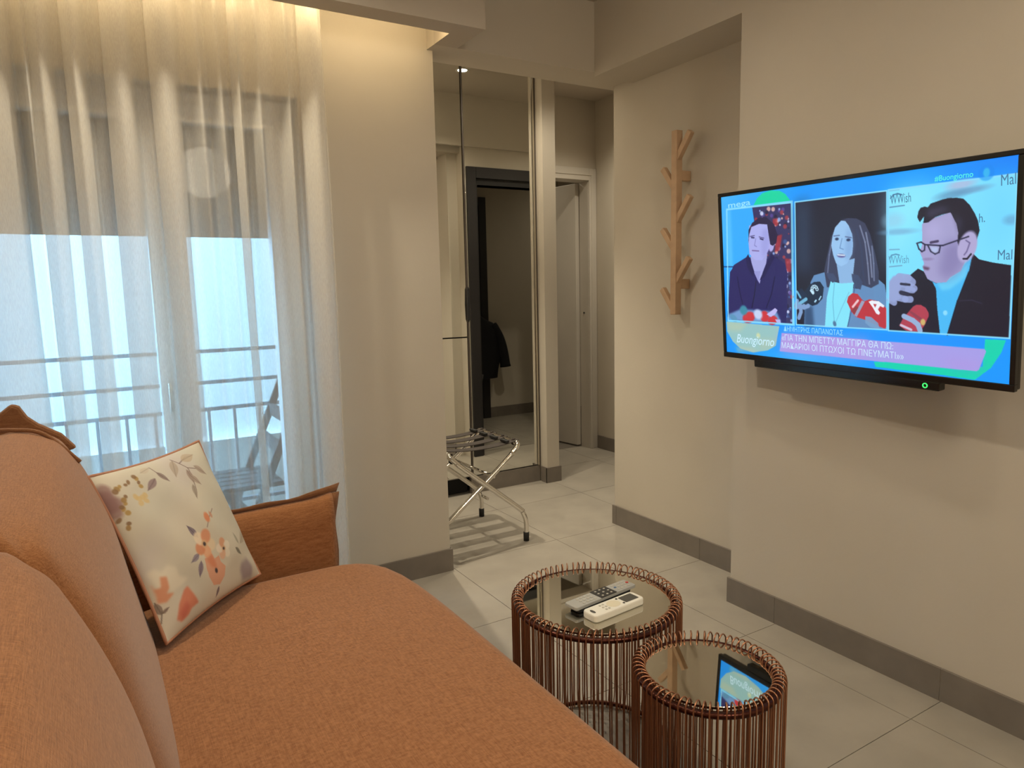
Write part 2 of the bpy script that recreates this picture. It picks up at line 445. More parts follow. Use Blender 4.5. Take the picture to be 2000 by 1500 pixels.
fc = empty('folding_chair', (.55, 3.3, -.02), 'dark folding chair on the balcony behind the sheer curtain', 'chair')
def bar(mb, a, b, wdt, th):
    a, b = Vector(a), Vector(b); d = (b - a); L = d.length; d.normalize()
    q = Vector((0, 1, 0)); s1 = d.cross(q).normalized()
    M = Matrix((d, s1, q)).transposed().to_4x4(); M.translation = a
    return mb.box(0, L, -wdt / 2, wdt / 2, -th / 2, th / 2, M)
for k in range(5):
    y = 3.14 + k * .075
    build('seat_slat', MB().box(.43, .70, y, y + .06, .425, .445), M_CHAIRO, parent=fc)
for y in (3.12, 3.50):
    build('leg', bar(MB(), (.80, y, .86), (.42, y, -.02), .032, .018), M_CHAIRO, parent=fc)
    build('leg', bar(MB(), (.44, y + .02, .44), (.78, y + .02, -.02), .032, .018), M_CHAIRO, parent=fc)
for z in (.60, .72, .84):
    x = .80 - (.86 - z) * .38 / .88
    build('back_slat', MB().box(x - .008, x + .008, 3.12, 3.50, z - .028, z + .028), M_CHAIRO, parent=fc)

# ------------------------------------------------------------------ sheer curtain: path with Z-folds
def curtain():
    # (x at fold start, x at fold end, layers): three layers make a dense band, one layer an open gap
    bands = [(-.46, -.40, 3), (-.37, -.30, 3), (-.27, -.125, 3), (-.064, -.022, 3), (.026, .068, 3), (.134, .194, 3), (.262, .332, 3),
             (.516, .534, 3), (.752, .822, 3)]
    pts = []
    x = -.49; yf, yb = 2.618, 2.705
    bumps = [-.070, .397, .466, .588, .70]
    pts.append((x, 2.67))
    for (a, b, l) in bands:
        g = a - x
        if g > .03:
            n = max(2, int(g / .011))
            for k in range(1, n):
                t = k / n
                xx = x + g * t
                pts.append((xx, 2.690 - .075 * max(math.exp(-((xx - c) / .019) ** 2) for c in bumps) + .006 * math.sin(xx * 90)))
        wd = b - a
        pts += [(a + .10 * wd, yb - .012), (b - .12 * wd, yb), (b + .01, yb - .018), (b - .05 * wd, yb - .028),
                (a + .15 * wd, yb - .036), (a - .008, 2.66), (a + .12 * wd, yf + .012), (a + .5 * wd, yf - .006), (b - .12 * wd, yf + .012), (b + .006, 2.665)]
        x = b + .006
    pts.append((.834, 2.665))
    fine = catmull(pts, 5)
    n = len(fine)
    zs = [.02 + (2.50 - .02) * k / 60 for k in range(61)]
    X = np.array([p[0] for p in fine]); Y = np.array([p[1] for p in fine])
    rs = np.random.RandomState(3)
    # smooth random lateral drift of each fold with height
    ph = rs.rand(8) * 6.28
    def fn(i, j):
        z = zs[j]; t = z / 2.5
        amp = 1.0 - .72 * max(0, (t - .78) / .22) ** 1.0          # folds flatten into small gathers at the heading
        xx = X[i]; yy = 2.667 + (Y[i] - 2.667) * amp
        xx += .006 * math.sin(9 * X[i] + 2.2 * t + ph[0]) * (1 - t) + .003 * math.sin(31 * X[i] + 5 * t + ph[1])
        yy += .004 * math.sin(23 * X[i] + 3.5 * t + ph[2]) + .0025 * math.sin(140 * X[i] + ph[3]) * max(0, (t - .7) / .3)
        xx -= .012 * (.6 - t) * (1 if X[i] > .7 else 0) * -1
        return (xx, yy, z)
    mb = MB().grid(fn, n, 61)
    return build('sheer_curtain', mb, M_SHEER, smooth=True, label='long cream sheer curtain with deep folds hanging before the balcony door', category='curtain')
cur = curtain()
build('curtain_track', MB().box(XL + .01, .85, 2.655, 2.68, 2.50, 2.52), M_PVC, label='white curtain track up inside the lit ceiling slot', category='curtain track')

# ------------------------------------------------------------------ wardrobe with mirror doors
wr = empty('mirror_wardrobe', (1.93, YM, 0), 'built-in wardrobe with tall mirror doors beside the white pillar', 'wardrobe')
build('body', MB().box(XN + .002, 2.510, YM + .03, YM + .58, .10, 2.64), M_DOOR, parent=wr)
build('plinth', MB().box(1.99, 2.503, YM, YM + .03, 0, .105), M_BASE, parent=wr)
build('gap_shade_panel', MB().box(XN + .002, 1.988, YM + .06, YM + .08, 0, .10), M_BLACK, parent=wr, label='black sheet standing for the dark of the open gap under the left doors')  # black sheet paints in the shade of the open plinth gap
d1 = build('door', MB().box(2.008, 2.486, YM + .004, YM + .024, .112, 2.62), M_MIRROR, parent=wr, bevel=.0008)
d2 = build('door', MB().box(1.37, 1.992, YM + .004, YM + .024, .985, 2.62), M_MIRROR, parent=wr, bevel=.0008)
d3 = build('door', MB().box(1.37, 1.992, YM + .004, YM + .024, .112, .978), M_MIRROR, parent=wr, bevel=.0008)
build('backing', MB().box(XN + .003, 2.50, YM + .0245, YM + .029, .105, 2.62), M_DARK2, parent=wr)
build('edge_profile', MB().box(2.488, 2.498, YM - .004, YM + .026, .108, 2.62), M_ALU, parent=wr, label='pale metal edge strip beside the pillar')
build('side_profile', MB().box(2.499, 2.512, YM + .002, YM + .024, .108, 2.62), mat('brown_profile', (.10, .08, .065), .6), parent=wr)
build('middle_profile', MB().box(1.996, 2.004, YM - .002, YM + .022, .105, 2.62), mat('bronze_profile', (.07, .055, .045), .5), parent=wr)
hb = MB().prism([(-.006, -.09), (.0, -.105), (.006, -.09), (.009, 0), (.006, .09), (0, .105), (-.006, .09), (-.009, 0)], -.012, 0,
                Matrix(((1, 0, 0, 2.000), (0, 0, 1, YM - .002), (0, 1, 0, 1.18), (0, 0, 0, 1))))
build('handle', hb, M_DARK2, parent=wr)

# ------------------------------------------------------------------ far hall door, open (door_1)
d = empty('door_1', (0, 0, 0), kind='structure')
cs = MB().box(DX1 - .012, DX1 + .055, YF - .014, YF, 0, 2.152).box(DX0 + .012, DX1 - .012, YF - .014, YF, 2.063, 2.152).box(DX0 - .045, DX0 + .012, YF - .014, YF + .05, 0, 2.152)
build('casing', cs, M_DOOR, parent=d, local=True, bevel=.003)
build('casing_bead', MB().box(DX1 + .004, DX1 + .012, YF - .020, YF - .014, 0, 2.10).box(DX0, DX1 + .004, YF - .020, YF - .014, 2.100, 2.108), M_DOOR, parent=d, local=True)
build('jamb', MB().box(DX1 - .014, DX1, YF, YF + .11, 0, DZ).box(DX0, DX1, YF, YF + .11, DZ - .014, DZ), M_DOOR, parent=d, local=True)
leafM = Matrix.Translation((DX1 - .016, YF + .115, 0)) @ Matrix.Rotation(math.radians(98), 4, 'Z')
lf = build('leaf', MB().box(0, .68, 0, .038, .012, DZ - .02, leafM), M_DOOR, parent=d, local=True, bevel=.002)
build('keyhole', MB().tube([(DX1 - .0145, YF + .06, 1.07), (DX1 - .018, YF + .06, 1.07)], .007, 10), M_DARK2, parent=d, local=True)
struct('wall_bathroom', MB().box(2.0, 2.1, 4.5, 6.4, 0, 2.7).box(2.0, 4.6, 6.4, 6.5, 0, 2.7).box(4.5, 4.6, 4.4, 6.4, 0, 2.7), M_WALL, local=True)

# ------------------------------------------------------------------ entrance doorway in dark wood (door_2), seen in the mirror
d = empty('door_2', (0, 0, 0), kind='structure')
build('casing', MB().box(EX0 - .072, EX0 + .004, 2.955, 2.977, 0, 2.155).box(EX1 - .004, EX1 + .072, 2.955, 2.977, 0, 2.155).box(EX0 + .004, EX1 - .004, 2.955, 2.977, EZ + .045, 2.155), M_DARK, parent=d, local=True, bevel=.003)
build('jamb', MB().box(EX0 - .002, EX0 + .02, 2.84, 2.957, 0, EZ + .05).box(EX1 - .02, EX1 + .002, 2.84, 2.957, 0, EZ + .05).box(EX0 + .02, EX1 - .02, 2.84, 2.957, EZ, EZ + .05), M_DARK2, parent=d, local=True)
# ------------------------------------------------------------------ closed dark door across the corridor (door_3)
d = empty('door_3', (0, 0, 0), kind='structure')
build('casing', MB().box(3.31, 3.39, 1.58, 1.60, 0, 2.14).box(2.50, 2.58, 1.58, 1.60, 0, 2.14).box(2.58, 3.31, 1.58, 1.60, 2.06, 2.14), M_DARK, parent=d, local=True, bevel=.003)
lf = build('leaf', MB().box(2.58, 3.31, 1.581, 1.59, .005, 2.06), M_DARK2, parent=d, local=True)
build('handle', MB().tube([(3.25, 1.59, 1.03), (3.25, 1.64, 1.03), (3.15, 1.645, 1.03)], .010, 8).disc(.0001, 0, .0001), M_ALU, parent=d, local=True, smooth=True)
# jacket hung from that handle
jk = empty('black_jacket', (3.22, 1.70, .42), 'black jacket hanging from the dark door handle, seen in the wardrobe mirror', 'jacket')
prof = [(1.02, 3.20, .030, .03), (.99, 3.21, .06, .05), (.95, 3.225, .13, .07), (.88, 3.235, .185, .085), (.75, 3.235, .205, .09), (.62, 3.235, .21, .095), (.50, 3.225, .175, .095), (.42, 3.22, .17, .09)]
def jf(i, j):
    z, cx, rx, ry = prof[j]; a = 2 * PI * i / 24
    wob = 1 + .07 * math.sin(5 * a + j * .8)
    return (cx + rx * wob * math.cos(a), 1.72 + ry * wob * math.sin(a), z)
build('body', MB().grid(jf, 24, 8, True).add([jf(i, 0) for i in range(24)], [tuple(range(24))]).add([jf(i, 7) for i in range(24)], [tuple(range(23, -1, -1))]), M_JACKET, parent=jk, smooth=True)
build('sleeve', MB().tube(catmull([(3.34, 1.75, .93), (3.405, 1.77, .80), (3.435, 1.79, .66), (3.45, 1.80, .525)], 4), [.045] + [.05] * 11 + [.055], 12), M_JACKET, parent=jk, smooth=True)
build('sleeve', MB().tube(catmull([(3.10, 1.75, .93), (3.04, 1.77, .80), (3.02, 1.79, .66), (3.01, 1.80, .54)], 4), [.045] + [.05] * 11 + [.055], 12), M_JACKET, parent=jk, smooth=True)
build('lining_scarf', MB().tube(catmull([(3.19, 1.80, .47), (3.16, 1.80, .36), (3.14, 1.79, .22)], 4), .018, 8), mat('grey_cloth', (.08, .08, .08), .9), parent=jk, smooth=True, label='grey drawcord end')

# ------------------------------------------------------------------ luggage rack
lr = empty('luggage_rack', (1.6, 3.15, 0), 'folding chrome luggage rack with brown straps in front of the mirror wardrobe', 'luggage rack')
def frame(xf, xt, flip):
    # one bent-tube frame: foot - diagonal - top corner - rail along Y - top corner - diagonal - foot
    sx = 1 if xf > xt else -1
    y0, y1 = (2.915, 3.385) if not flip else (2.94, 3.36)
    P = []
    leg = [(xf, .03), (xf, .10), (xf - sx * .018, .150), (xf - sx * .05, .185), (xt + sx * .075, .425), (xt + sx * .035, .462), (xt + sx * .010, .485)]
    for x, z in leg: P.append((x, y0, z))
    P.append((xt, y0 + .012, .498)); P.append((xt, y0 + .045, .502))
    P.append((xt, y1 - .045, .502)); P.append((xt, y1 - .012, .498))
    for x, z in reversed(leg): P.append((x, y1, z))
    return catmull(P, 5)
build('frame', MB().tube(frame(1.825, 1.405, False), .0125, 12), M_CHROME, parent=lr, smooth=True)
build('frame', MB().tube(frame(1.375, 1.806, True), .0125, 12), M_CHROME, parent=lr, smooth=True)
for (x, y) in ((1.825, 2.915), (1.825, 3.385), (1.375, 2.94), (1.375, 3.36)):
    build('rubber_foot', MB().lathe([(.0001, 0), (.0145, 0), (.0150, .045), (.0115, .047)], (x, y, 0), 16), M_RUBBER, parent=lr, smooth=True)
for y in (2.985, 3.095, 3.205, 3.315):
    def sf(i, j, y=y):
        t = i / 16; x = 1.392 + (1.818 - 1.392) * t
        z = .516 - .020 * math.sin(PI * t) ** .8
        return (x, y - .030 + .060 * (j % 2), z - (.003 if j > 1 else 0))
    mb = MB()
    vs = [sf(i, j) for i in range(17) for j in (0, 1, 3, 2)]
    fs = []
    for i in range(16):
        for k in range(4): fs.append((i * 4 + k, i * 4 + (k + 1) % 4, (i + 1) * 4 + (k + 1) % 4, (i + 1) * 4 + k))
    fs += [(3, 2, 1, 0), (64, 65, 66, 67)]
    st = build('strap', mb.add(vs, fs), M_STRAP, parent=lr)
    for xx in (1.405, 1.806):
        build('strap_loop', MB().tube([(xx + .015 * math.cos(a), y, .502 + .015 * math.sin(a)) for a in [2 * PI * k / 12 for k in range(12)]], .0035, 6, closed=True), M_STRAP, parent=st)
    build('buckle', MB().box(1.742, 1.762, y - .030, y + .030, .508, .520), M_RUBBER, parent=st, bevel=.002)
for yy in (2.93, 3.37):
    build('pivot_rivet', MB().tube([(1.60, yy - .03, .262), (1.60, yy + .03, .262)], .007, 12), M_CHROME, parent=lr, smooth=True)
kn = build('bumper_rod', MB().tube([(1.447, 2.97, .49), (1.440, 2.955, .47)], .005, 8), M_CHROME, parent=lr, smooth=True)
build('bumper_ball', MB().lathe([(.0001, -.016)] + [(.016 * math.cos(a), .016 * math.sin(a)) for a in (-1.2, -.8, -.4, 0, .4, .8, 1.2)] + [(.0001, .016)], (1.440, 2.955, .462), 16), M_RUBBER, parent=kn, smooth=True)
build('cross_bar', MB().tube([(1.66, 2.94, .352), (1.66, 3.36, .352)], .008, 10), M_CHROME, parent=lr, smooth=True)

# ------------------------------------------------------------------ wall coat rack
cr = empty('coat_rack', (XR, 2.345, 1.14), 'light wooden wall coat rack with six angled pegs beside the television', 'coat rack')
build('post', MB().box(2.268, 2.304, 2.329, 2.362, 1.136, 1.935), M_WOOD, parent=cr, bevel=.003)
for z in (1.745, 1.272):
    build('spacer', MB().box(2.303, XR, 2.332, 2.359, z - .022, z + .022), M_WOOD, parent=cr, bevel=.003)
def peg(z0, y1, z1, s):
    y0 = 2.345 + s * .004
    dy, dz = y1 - y0, z1 - z0; L = math.hypot(dy, dz)
    dv = Vector((0, dy / L, dz / L)); sv = Vector((0, -dz / L, dy / L)); xv = Vector((1, 0, 0))
    M = Matrix((dv, xv, sv)).transposed().to_4x4(); M.translation = Vector((2.286, y0, z0))
    build('peg', MB().box(0, L, -.0125, .0125, -.0125, .0125, M), M_WOOD, parent=cr, bevel=.003)
for z1 in (1.918, 1.650, 1.385): peg(z1 - .105, 2.262, z1, -1)
for z1 in (1.785, 1.519, 1.252): peg(z1 - .100, 2.428, z1, 1)

# ------------------------------------------------------------------ sofa
sf_ = empty('sofa', (.25, 1.1, 0), 'terracotta woven fabric sofa with pinched corner seams in front of the curtain', 'sofa')
def cushion_block(x0, x1, y0, y1, z0, z1, rxy, crown, nu=96, rz=.05):
    """rounded box with soft plan corners and a crowned top"""
    cx, cy = (x0 + x1) / 2, (y0 + y1) / 2; hx, hy = (x1 - x0) / 2, (y1 - y0) / 2
    rings = []
    prof = [(-.0, z0, 1e-3)]
    lev = []
    for k in range(7):                        # lower round
        a = PI / 2 * k / 6; lev.append((rz * (1 - math.sin(a)), z0 + rz * (1 - math.cos(a))))
    for k in range(9):
        a = PI / 2 * k / 8; lev.append((rz * (1 - math.cos(a)), z1 - rz * (1 - math.sin(a))))
    def plan(u, ins):
        a = 2 * PI * u
        rr = max(.002, rxy - ins * .6); bx, by = hx - ins, hy - ins
        # rounded rectangle by angle
        c, s = math.cos(a), math.sin(a)
        n = 7.0
        r = (abs(c) ** n + abs(s) ** n) ** (-1 / n)
        return cx + bx * r * c * .985, cy + by * r * s * .985
    def fn(i, j):
        if j < len(lev):
            ins, z = lev[j]; x, y = plan(i / nu, ins)
            return (x, y, z)
        t = 1 - (j - len(lev) + 1) / 14        # top, shrinking to the middle
        x, y = plan(i / nu, rz); x = cx + (x - cx) * t; y = cy + (y - cy) * t
        return (x, y, z1 + crown * (1 - t ** 2.2))
    mb = MB().grid(fn, nu, len(lev) + 13, True)
    mb.f.append(tuple(range(nu - 1, -1, -1)))
    k = (len(lev) + 12) * nu
    mb.f.append(tuple(k + i for i in range(nu)))
    return mb
build('seat_cushion', cushion_block(-.06, .800, -.10, 2.143, .22, .425, .1, .018, rz=.045), M_SOFA, parent=sf_, smooth=True)
build('base', cushion_block(-.30, .74, -.20, 2.25, .05, .235, .1, 0, rz=.02), M_SOFA, parent=sf_, smooth=True)
for (x, y) in ((-.2, -.1), (.66, -.1), (-.2, 2.15), (.66, 2.15)):
    build('leg', MB().lathe([(.0001, 0), (.018, 0), (.024, .055), (.0001, .055)], (x, y, 0), 16), M_BLKP, parent=sf_, smooth=True)

def back_cushion(y0, y1, seed):
    P = [(.070, .425), (.060, .50), (.036, .62), (.012, .74), (-.022, .84), (-.052, .90), (-.085, .943), (-.13, .963), (-.18, .965), (-.225, .94),
         (-.245, .86), (-.245, .70), (-.235, .55), (-.20, .45), (-.10, .432), (.0, .425)]
    C = catmull([(x, 0, z) for x, z in P], 4, True)
    n = len(C); cxx, czz = -.09, .69; ny = 41
    rs = np.random.RandomState(seed)
    def fn(i, j):
        t = -1 + 2 * j / (ny - 1)
        a = min(1, abs(t)); f = (1 - a ** 9) ** .42 if a < 1 else 0
        f = .12 + .88 * f
        x, z = C[i][0], C[i][2]
        bulge = .007 * (1 - t * t)
        xx = cxx + (x - cxx) * f + (bulge if x > cxx else 0)
        fz = .80 + .20 * f
        zz = czz + (z - czz) * fz
        # gathers near the ends
        g = max(0, (a - .80) / .2)
        zz += g * .006 * math.sin(i * .9 + seed)
        return (xx, (y0 + y1) / 2 + (y1 - y0) / 2 * (t if a < .97 else math.copysign(.97 + (a - .97) * .6, t)), zz)
    mb = MB().grid(fn, n, ny, True)
    mb.f.append(tuple(range(n - 1, -1, -1))); mb.f.append(tuple((ny - 1) * n + i for i in range(n)))
    return mb
build('back_cushion', back_cushion(1.11, 2.075, 1), M_SOFA, parent=sf_, smooth=True)
build('back_cushion', back_cushion(.13, 1.10, 2), M_SOFA, parent=sf_, smooth=True)
build('backrest', cushion_block(-.40, -.25, -.20, 2.25, .10, .86, .04, .0, rz=.035), M_SOFA, parent=sf_, smooth=True)

def arm(y0, y1):
    # soft slab; its top line lifts toward the front corner
    nx, ns = 40, 28
    def fn(i, j):
        u = j / (nx - 1); x = -.20 + (.632 + .20) * u
        zt = .600 + .020 * u + .014 * max(0, (u - .9) / .1) ** 2
        zb = .10
        a = 2 * PI * i / ns; c, s = math.cos(a), math.sin(a); n = 5
        r = (abs(c) ** n + abs(s) ** n) ** (-1 / n)
        e = 1 if u < .98 else .93
        return (x, (y0 + y1) / 2 + (y1 - y0) / 2 * r * c * e, (zt + zb) / 2 + (zt - zb) / 2 * r * s * (1 if u < .98 else .99))
    mb = MB().grid(fn, ns, nx, True)
    mb.f.append(tuple(range(ns - 1, -1, -1))); mb.f.append(tuple((nx - 1) * ns + i for i in range(ns)))
    return mb
def ribbon(pts, offs, th=.006):
    """flat sewn flange: pts along the seam, offs the free edge offset at each point"""
    mb = MB(); n = len(pts); vs = []
    for p, o in zip(pts, offs):
        p, o = Vector(p), Vector(o)
        side = Vector((0, th, 0)) if abs(o.y) < max(abs(o.x), abs(o.z)) else Vector((th, 0, 0))
        vs += [p - side, p + side, p + o + side * .5, p + o - side * .5]
    fs = []
    for i in range(n - 1):
        for k in range(4): fs.append((i * 4 + k, i * 4 + (k + 1) % 4, (i + 1) * 4 + (k + 1) % 4, (i + 1) * 4 + k))
    fs += [(3, 2, 1, 0), tuple((n - 1) * 4 + k for k in range(4))]
    return mb.add(vs, fs)
a1 = build('armrest', arm(2.150, 2.255), M_SOFA, parent=sf_, smooth=True)
fp, fo = [], []
for k in range(24):
    u = k / 23; x = -.05 + .70 * u
    fp.append((x, 2.205, .600 + .020 * (x + .2) / .83)); fo.append((0.0 + .012 * max(0, (u - .85) / .15), -.012, .016 + .024 * max(0, (u - .80) / .2) ** 1.5 + .002 * math.sin(k * 1.3)))
build('seam_flange', ribbon(fp, fo), M_PIPE, parent=a1, smooth=True)
fp = [(.628, 2.19, .18 + .45 * k / 14) for k in range(15)]; fo = [(.016 + .003 * math.sin(k) + .012 * max(0, (k - 11) / 3), 0, 0) for k in range(15)]
build('seam_flange', ribbon(fp, fo), M_PIPE, parent=a1, smooth=True)
a2 = build('armrest', arm(-.26, -.155), M_SOFA, parent=sf_, smooth=True)
# pinched ear where the backrest seam meets the corner
er = MB()
E = [(-.165, 1.02), (-.150, 1.012), (-.136, .985), (-.115, .965), (-.07, .935), (-.04, .895), (-.06, .89), (-.12, .915), (-.19, .93), (-.24, .93), (-.215, .965), (-.19, 1.0)]
er.prism([(x, z) for x, z in E], -.012, .012, Matrix(((1, 0, 0, 0), (0, 0, 1, 2.062), (0, 1, 0, 0), (0, 0, 0, 1))))
build('corner_ear', er, M_PIPE, parent=sf_, smooth=False, bevel=.008)
build('cushion_piping', MB().tube(catmull([(-.035, 1.92, .885), (-.10, 1.93, .958), (-.16, 1.95, .972), (-.215, 1.99, .968), (-.23, 2.05, .96)], 6), .005, 8), M_PIPE, parent=sf_, smooth=True)

# ------------------------------------------------------------------ painting on vertex colours (flat print and the picture on the screen)
class Canvas:
    def __init__(s, W, H, base):
        s.W, s.H = W, H
        yy, xx = np.mgrid[0:H, 0:W]
        s.u = xx / (W - 1); s.v = yy / (H - 1); s.a = W / H
        s.img = np.ones((H, W, 3)) * np.array(base, float)
    def blend(s, m, c, al=1.0):
        m = (np.clip(m, 0, 1) * al)[..., None]
        s.img = s.img * (1 - m) + np.array(c, float) * m
    def poly(s, P, c, al=1.0, soft=0):
        P = [(p[0], p[1]) for p in P]
        m = np.zeros(s.u.shape)
        for du, dv in ((-.25, -.25), (.25, -.25), (-.25, .25), (.25, .25)):
            U = s.u + du / s.W; V = s.v + dv / s.H; ins = np.zeros(s.u.shape, bool)
            n = len(P)
            for i in range(n):
                x1, y1 = P[i]; x2, y2 = P[(i + 1) % n]
                if y1 == y2: continue
                cnd = ((y1 > V) != (y2 > V)) & (U < (x2 - x1) * (V - y1) / (y2 - y1) + x1)
                ins ^= cnd
            m += ins * .25
        if soft: m = s.blur(m, soft)
        s.blend(m, c, al)
    def blur(s, m, k):
        for _ in range(2):
            for ax in (0, 1):
                acc = np.zeros_like(m)
                for d_ in range(-k, k + 1): acc += np.roll(m, d_, ax)
                m = acc / (2 * k + 1)
        return m
    def ell(s, c, rx, ry, col, rot=0, soft=.12, al=1.0):
        du = (s.u - c[0]) * s.a; dv = s.v - c[1]
        ca, sa = math.cos(rot), math.sin(rot)
        x = (du * ca + dv * sa) / (rx * s.a); y = (-du * sa + dv * ca) / ry
        r = np.sqrt(x * x + y * y)
        s.blend((1 - r) / soft + .5, col, al)
    def line(s, P, wd, col, al=1.0):
        for (x1, y1), (x2, y2) in zip(P[:-1], P[1:]):
            ax, ay, bx, by = x1 * s.a, y1, x2 * s.a, y2
            px, py = s.u * s.a - ax, s.v - ay; dx, dy = bx - ax, by - ay
            t = np.clip((px * dx + py * dy) / (dx * dx + dy * dy + 1e-9), 0, 1)
            dist = np.hypot(px - t * dx, py - t * dy)
            s.blend((wd - dist) * s.H + .5, col, al)
    def colors(s):
        c = np.clip(s.img / 255, 0, 1)
        c = np.where(c <= .04045, c / 12.92, ((c + .055) / 1.055) ** 2.4)
        return c

def paint_mesh(name, cv, fn, m, parent, smooth=False):
    """dense sheet whose vertices carry the painted colours; fn(u, v) gives the local position"""
    W, H = cv.W, cv.H
    co = fn(cv.u, cv.v).reshape(-1, 3)
    idx = np.arange(W * H).reshape(H, W)
    q = np.stack([idx[:-1, :-1], idx[1:, :-1], idx[1:, 1:], idx[:-1, 1:]], -1).reshape(-1, 4)
    me = bpy.data.meshes.new(name)
    me.vertices.add(W * H); me.vertices.foreach_set('co', co.ravel())
    me.loops.add(q.size); me.loops.foreach_set('vertex_index', q.ravel())
    me.polygons.add(len(q)); me.polygons.foreach_set('loop_start', np.arange(0, q.size, 4))
    me.update(calc_edges=True)
    at = me.color_attributes.new('paint', 'FLOAT_COLOR', 'POINT')
    c = np.ones((W * H, 4)); c[:, :3] = cv.colors().reshape(-1, 3)
    at.data.foreach_set('color', c.ravel())
    me.materials.append(m)
    if smooth: me.polygons.foreach_set('use_smooth', [True] * len(me.polygons))
    o = bpy.data.objects.new(name, me); COL.objects.link(o); o.parent = parent
    return o

# ------------------------------------------------------------------ floral pillow
S = .435
pr_ = np.array([[.6482, -.7059, -.2857], [.7612, .5898, .2696], [-.0218, -.3922, .9196]])
PM = Matrix([list(pr_[0]) + [.180], list(pr_[1]) + [2.000], list(pr_[2]) + [.648], [0, 0, 0, 1]])
pw = empty('floral_pillow', matrix=PM, label='cream throw pillow with watercolour flowers leaning on the sofa back', category='pillow')
def pillow_pos(u, v, side):
    x = 2 * u - 1; y = 1 - 2 * v
    # sides curve in between the corners
    px = x * (1 - .055 * (1 - y * y) * np.abs(x) ** 2); py = y * (1 - .055 * (1 - x * x) * np.abs(y) ** 2)
    t = (np.clip(1 - x * x, 0, 1) ** .55) * (np.clip(1 - y * y, 0, 1) ** .55)
    wr_ = .0025 * np.sin(9 * x + 5 * y) * t + .004 * np.sin(4 * x - 11 * y + 1) * np.clip(np.abs(x) + np.abs(y) - .7, 0, 1) * t
    return np.stack([px * S / 2, side * (t * .056) + side * wr_, py * S / 2], -1)
cv = Canvas(230, 230, (206, 200, 184))
rs = np.random.RandomState(5)
for _ in range(14):
    cv.ell((rs.rand(), rs.rand()), .10 + .1 * rs.rand(), .08 + .1 * rs.rand(), ((192, 190, 178), (214, 204, 190), (196, 188, 186))[rs.randint(3)], rs.rand() * 3, 1.2, .5)
# purple brown stain and ochre dabs, upper left
for p in [(0.0233,0.1463),(0.0275,0.1023),(0.0204,0.1901),(0.0216,0.2357),(0.0052,0.1919),(0.047,0.1918),(0.005,0.145)]:
    cv.ell(p, .035, .04, (150, 118, 116), 0, .7, .75)
for p in [(0.0925,0.1154),(0.1167,0.1054),(0.1576,0.1069),(0.1847,0.0963),(0.2487,0.0905),(0.246,0.1178),(0.2431,0.074),(0.2449,0.1446),(0.0741,0.1267),(0.089,0.21),(0.0647,0.2343),(0.0757,0.2622),(0.0614,0.2213),(0.1125,0.1719),(0.0519,0.3189),(0.04,0.3406),(0.0183,0.2838),(0.0914,0.1875)]:
    cv.ell(p, .010 + .008 * rs.rand(), .010 + .008 * rs.rand(), ((160, 130, 85), (175, 145, 90), (140, 112, 85))[rs.randint(3)], rs.rand() * 3, .4, .9)
for p in [(0.1831,0.2115),(0.2103,0.2094),(0.1698,0.194),(0.2174,0.2369),(0.177,0.2396),(0.233,0.2053)]:
    cv.ell(p, .020, .016, (206, 180, 130), rs.rand() * 3, .5, .8)
# greige leaf sprays
for L in ([(0.3938,0.0467),(0.4065,0.0929),(0.4208,0.1357)], [(0.3578,0.1286),(0.3186,0.1572)], [(0.5999,0.0423),(0.6346,0.0899),(0.6682,0.1396),(0.6562,0.2094),(0.6228,0.2961),(0.577,0.3352)], [(0.6682,0.1396),(0.7369,0.166),(0.7981,0.2094)], [(0.6346,0.0899),(0.7297,0.0622),(0.7839,0.0709)]):
    cv.line(L, .003, (128, 112, 108))
def leaf(P, col, wd=.35, al=.85):
    (x1, y1), (x2, y2) = P; dx, dy = x2 - x1, y2 - y1
    n = 10; A = []; B = []
    for k in range(n + 1):
        t = k / n; h = wd * math.sin(PI * t ** .8) * .5
        A.append((x1 + dx * t - dy * h, y1 + dy * t + dx * h)); B.append((x1 + dx * t + dy * h, y1 + dy * t - dx * h))
    cv.poly(A + B[::-1], col, al)
    cv.line([(x1, y1), (x2, y2)], .0015, tuple(c * .8 for c in col))
for P, c in (([(0.4065,0.0929),(0.4454,0.1799)], (138, 122, 118)), ([(0.3635,0.1306),(0.2677,0.1859)], (142, 122, 125)), ([(0.6038,0.0532),(0.5229,0.1695)], (176, 162, 148)), ([(0.6479,0.1488),(0.6424,0.2543)], (160, 142, 132)),
             ([(0.7304,0.142),(0.8175,0.2275)], (168, 152, 140)), ([(0.6208,0.2551),(0.5759,0.3477)], (160, 148, 136)), ([(0.6703,0.0766),(0.8247,0.0668)], (184, 168, 148)), ([(0.6435,0.1916),(0.6976,0.2758)], (170, 154, 142)),
             ([(0.3015,0.0637),(0.3938,0.0467)], (196, 184, 168)), ([(0.4341,0.5625),(0.3869,0.4687)], (120, 108, 122)), ([(0.3816,0.6526),(0.2988,0.6752)], (140, 130, 145)), ([(0.3756,0.6962),(0.3301,0.7796)], (130, 118, 135)),
             ([(0.7408,0.7396),(0.7975,0.8006)], (128, 125, 112)), ([(0.8096,0.7278),(0.7904,0.6467)], (168, 165, 148)), ([(0.4783,0.9031),(0.4508,0.9602)], (122, 105, 112)), ([(0.995,0.6765),(0.837,0.7349)], (180, 172, 155)),
             ([(0.0218,0.8504),(0.0076,0.7725)], (135, 120, 110)), ([(0.0231,0.8461),(0.0709,0.8327)], (140, 122, 112))):
    leaf(P, c, .42)
cv.line([(0.0272,0.8331),(0.0058,0.8907)], .003, (120, 108, 100))
cv.line([(0.5359,0.5331),(0.5806,0.4869),(0.6709,0.4449)], .0025, (130, 110, 105))
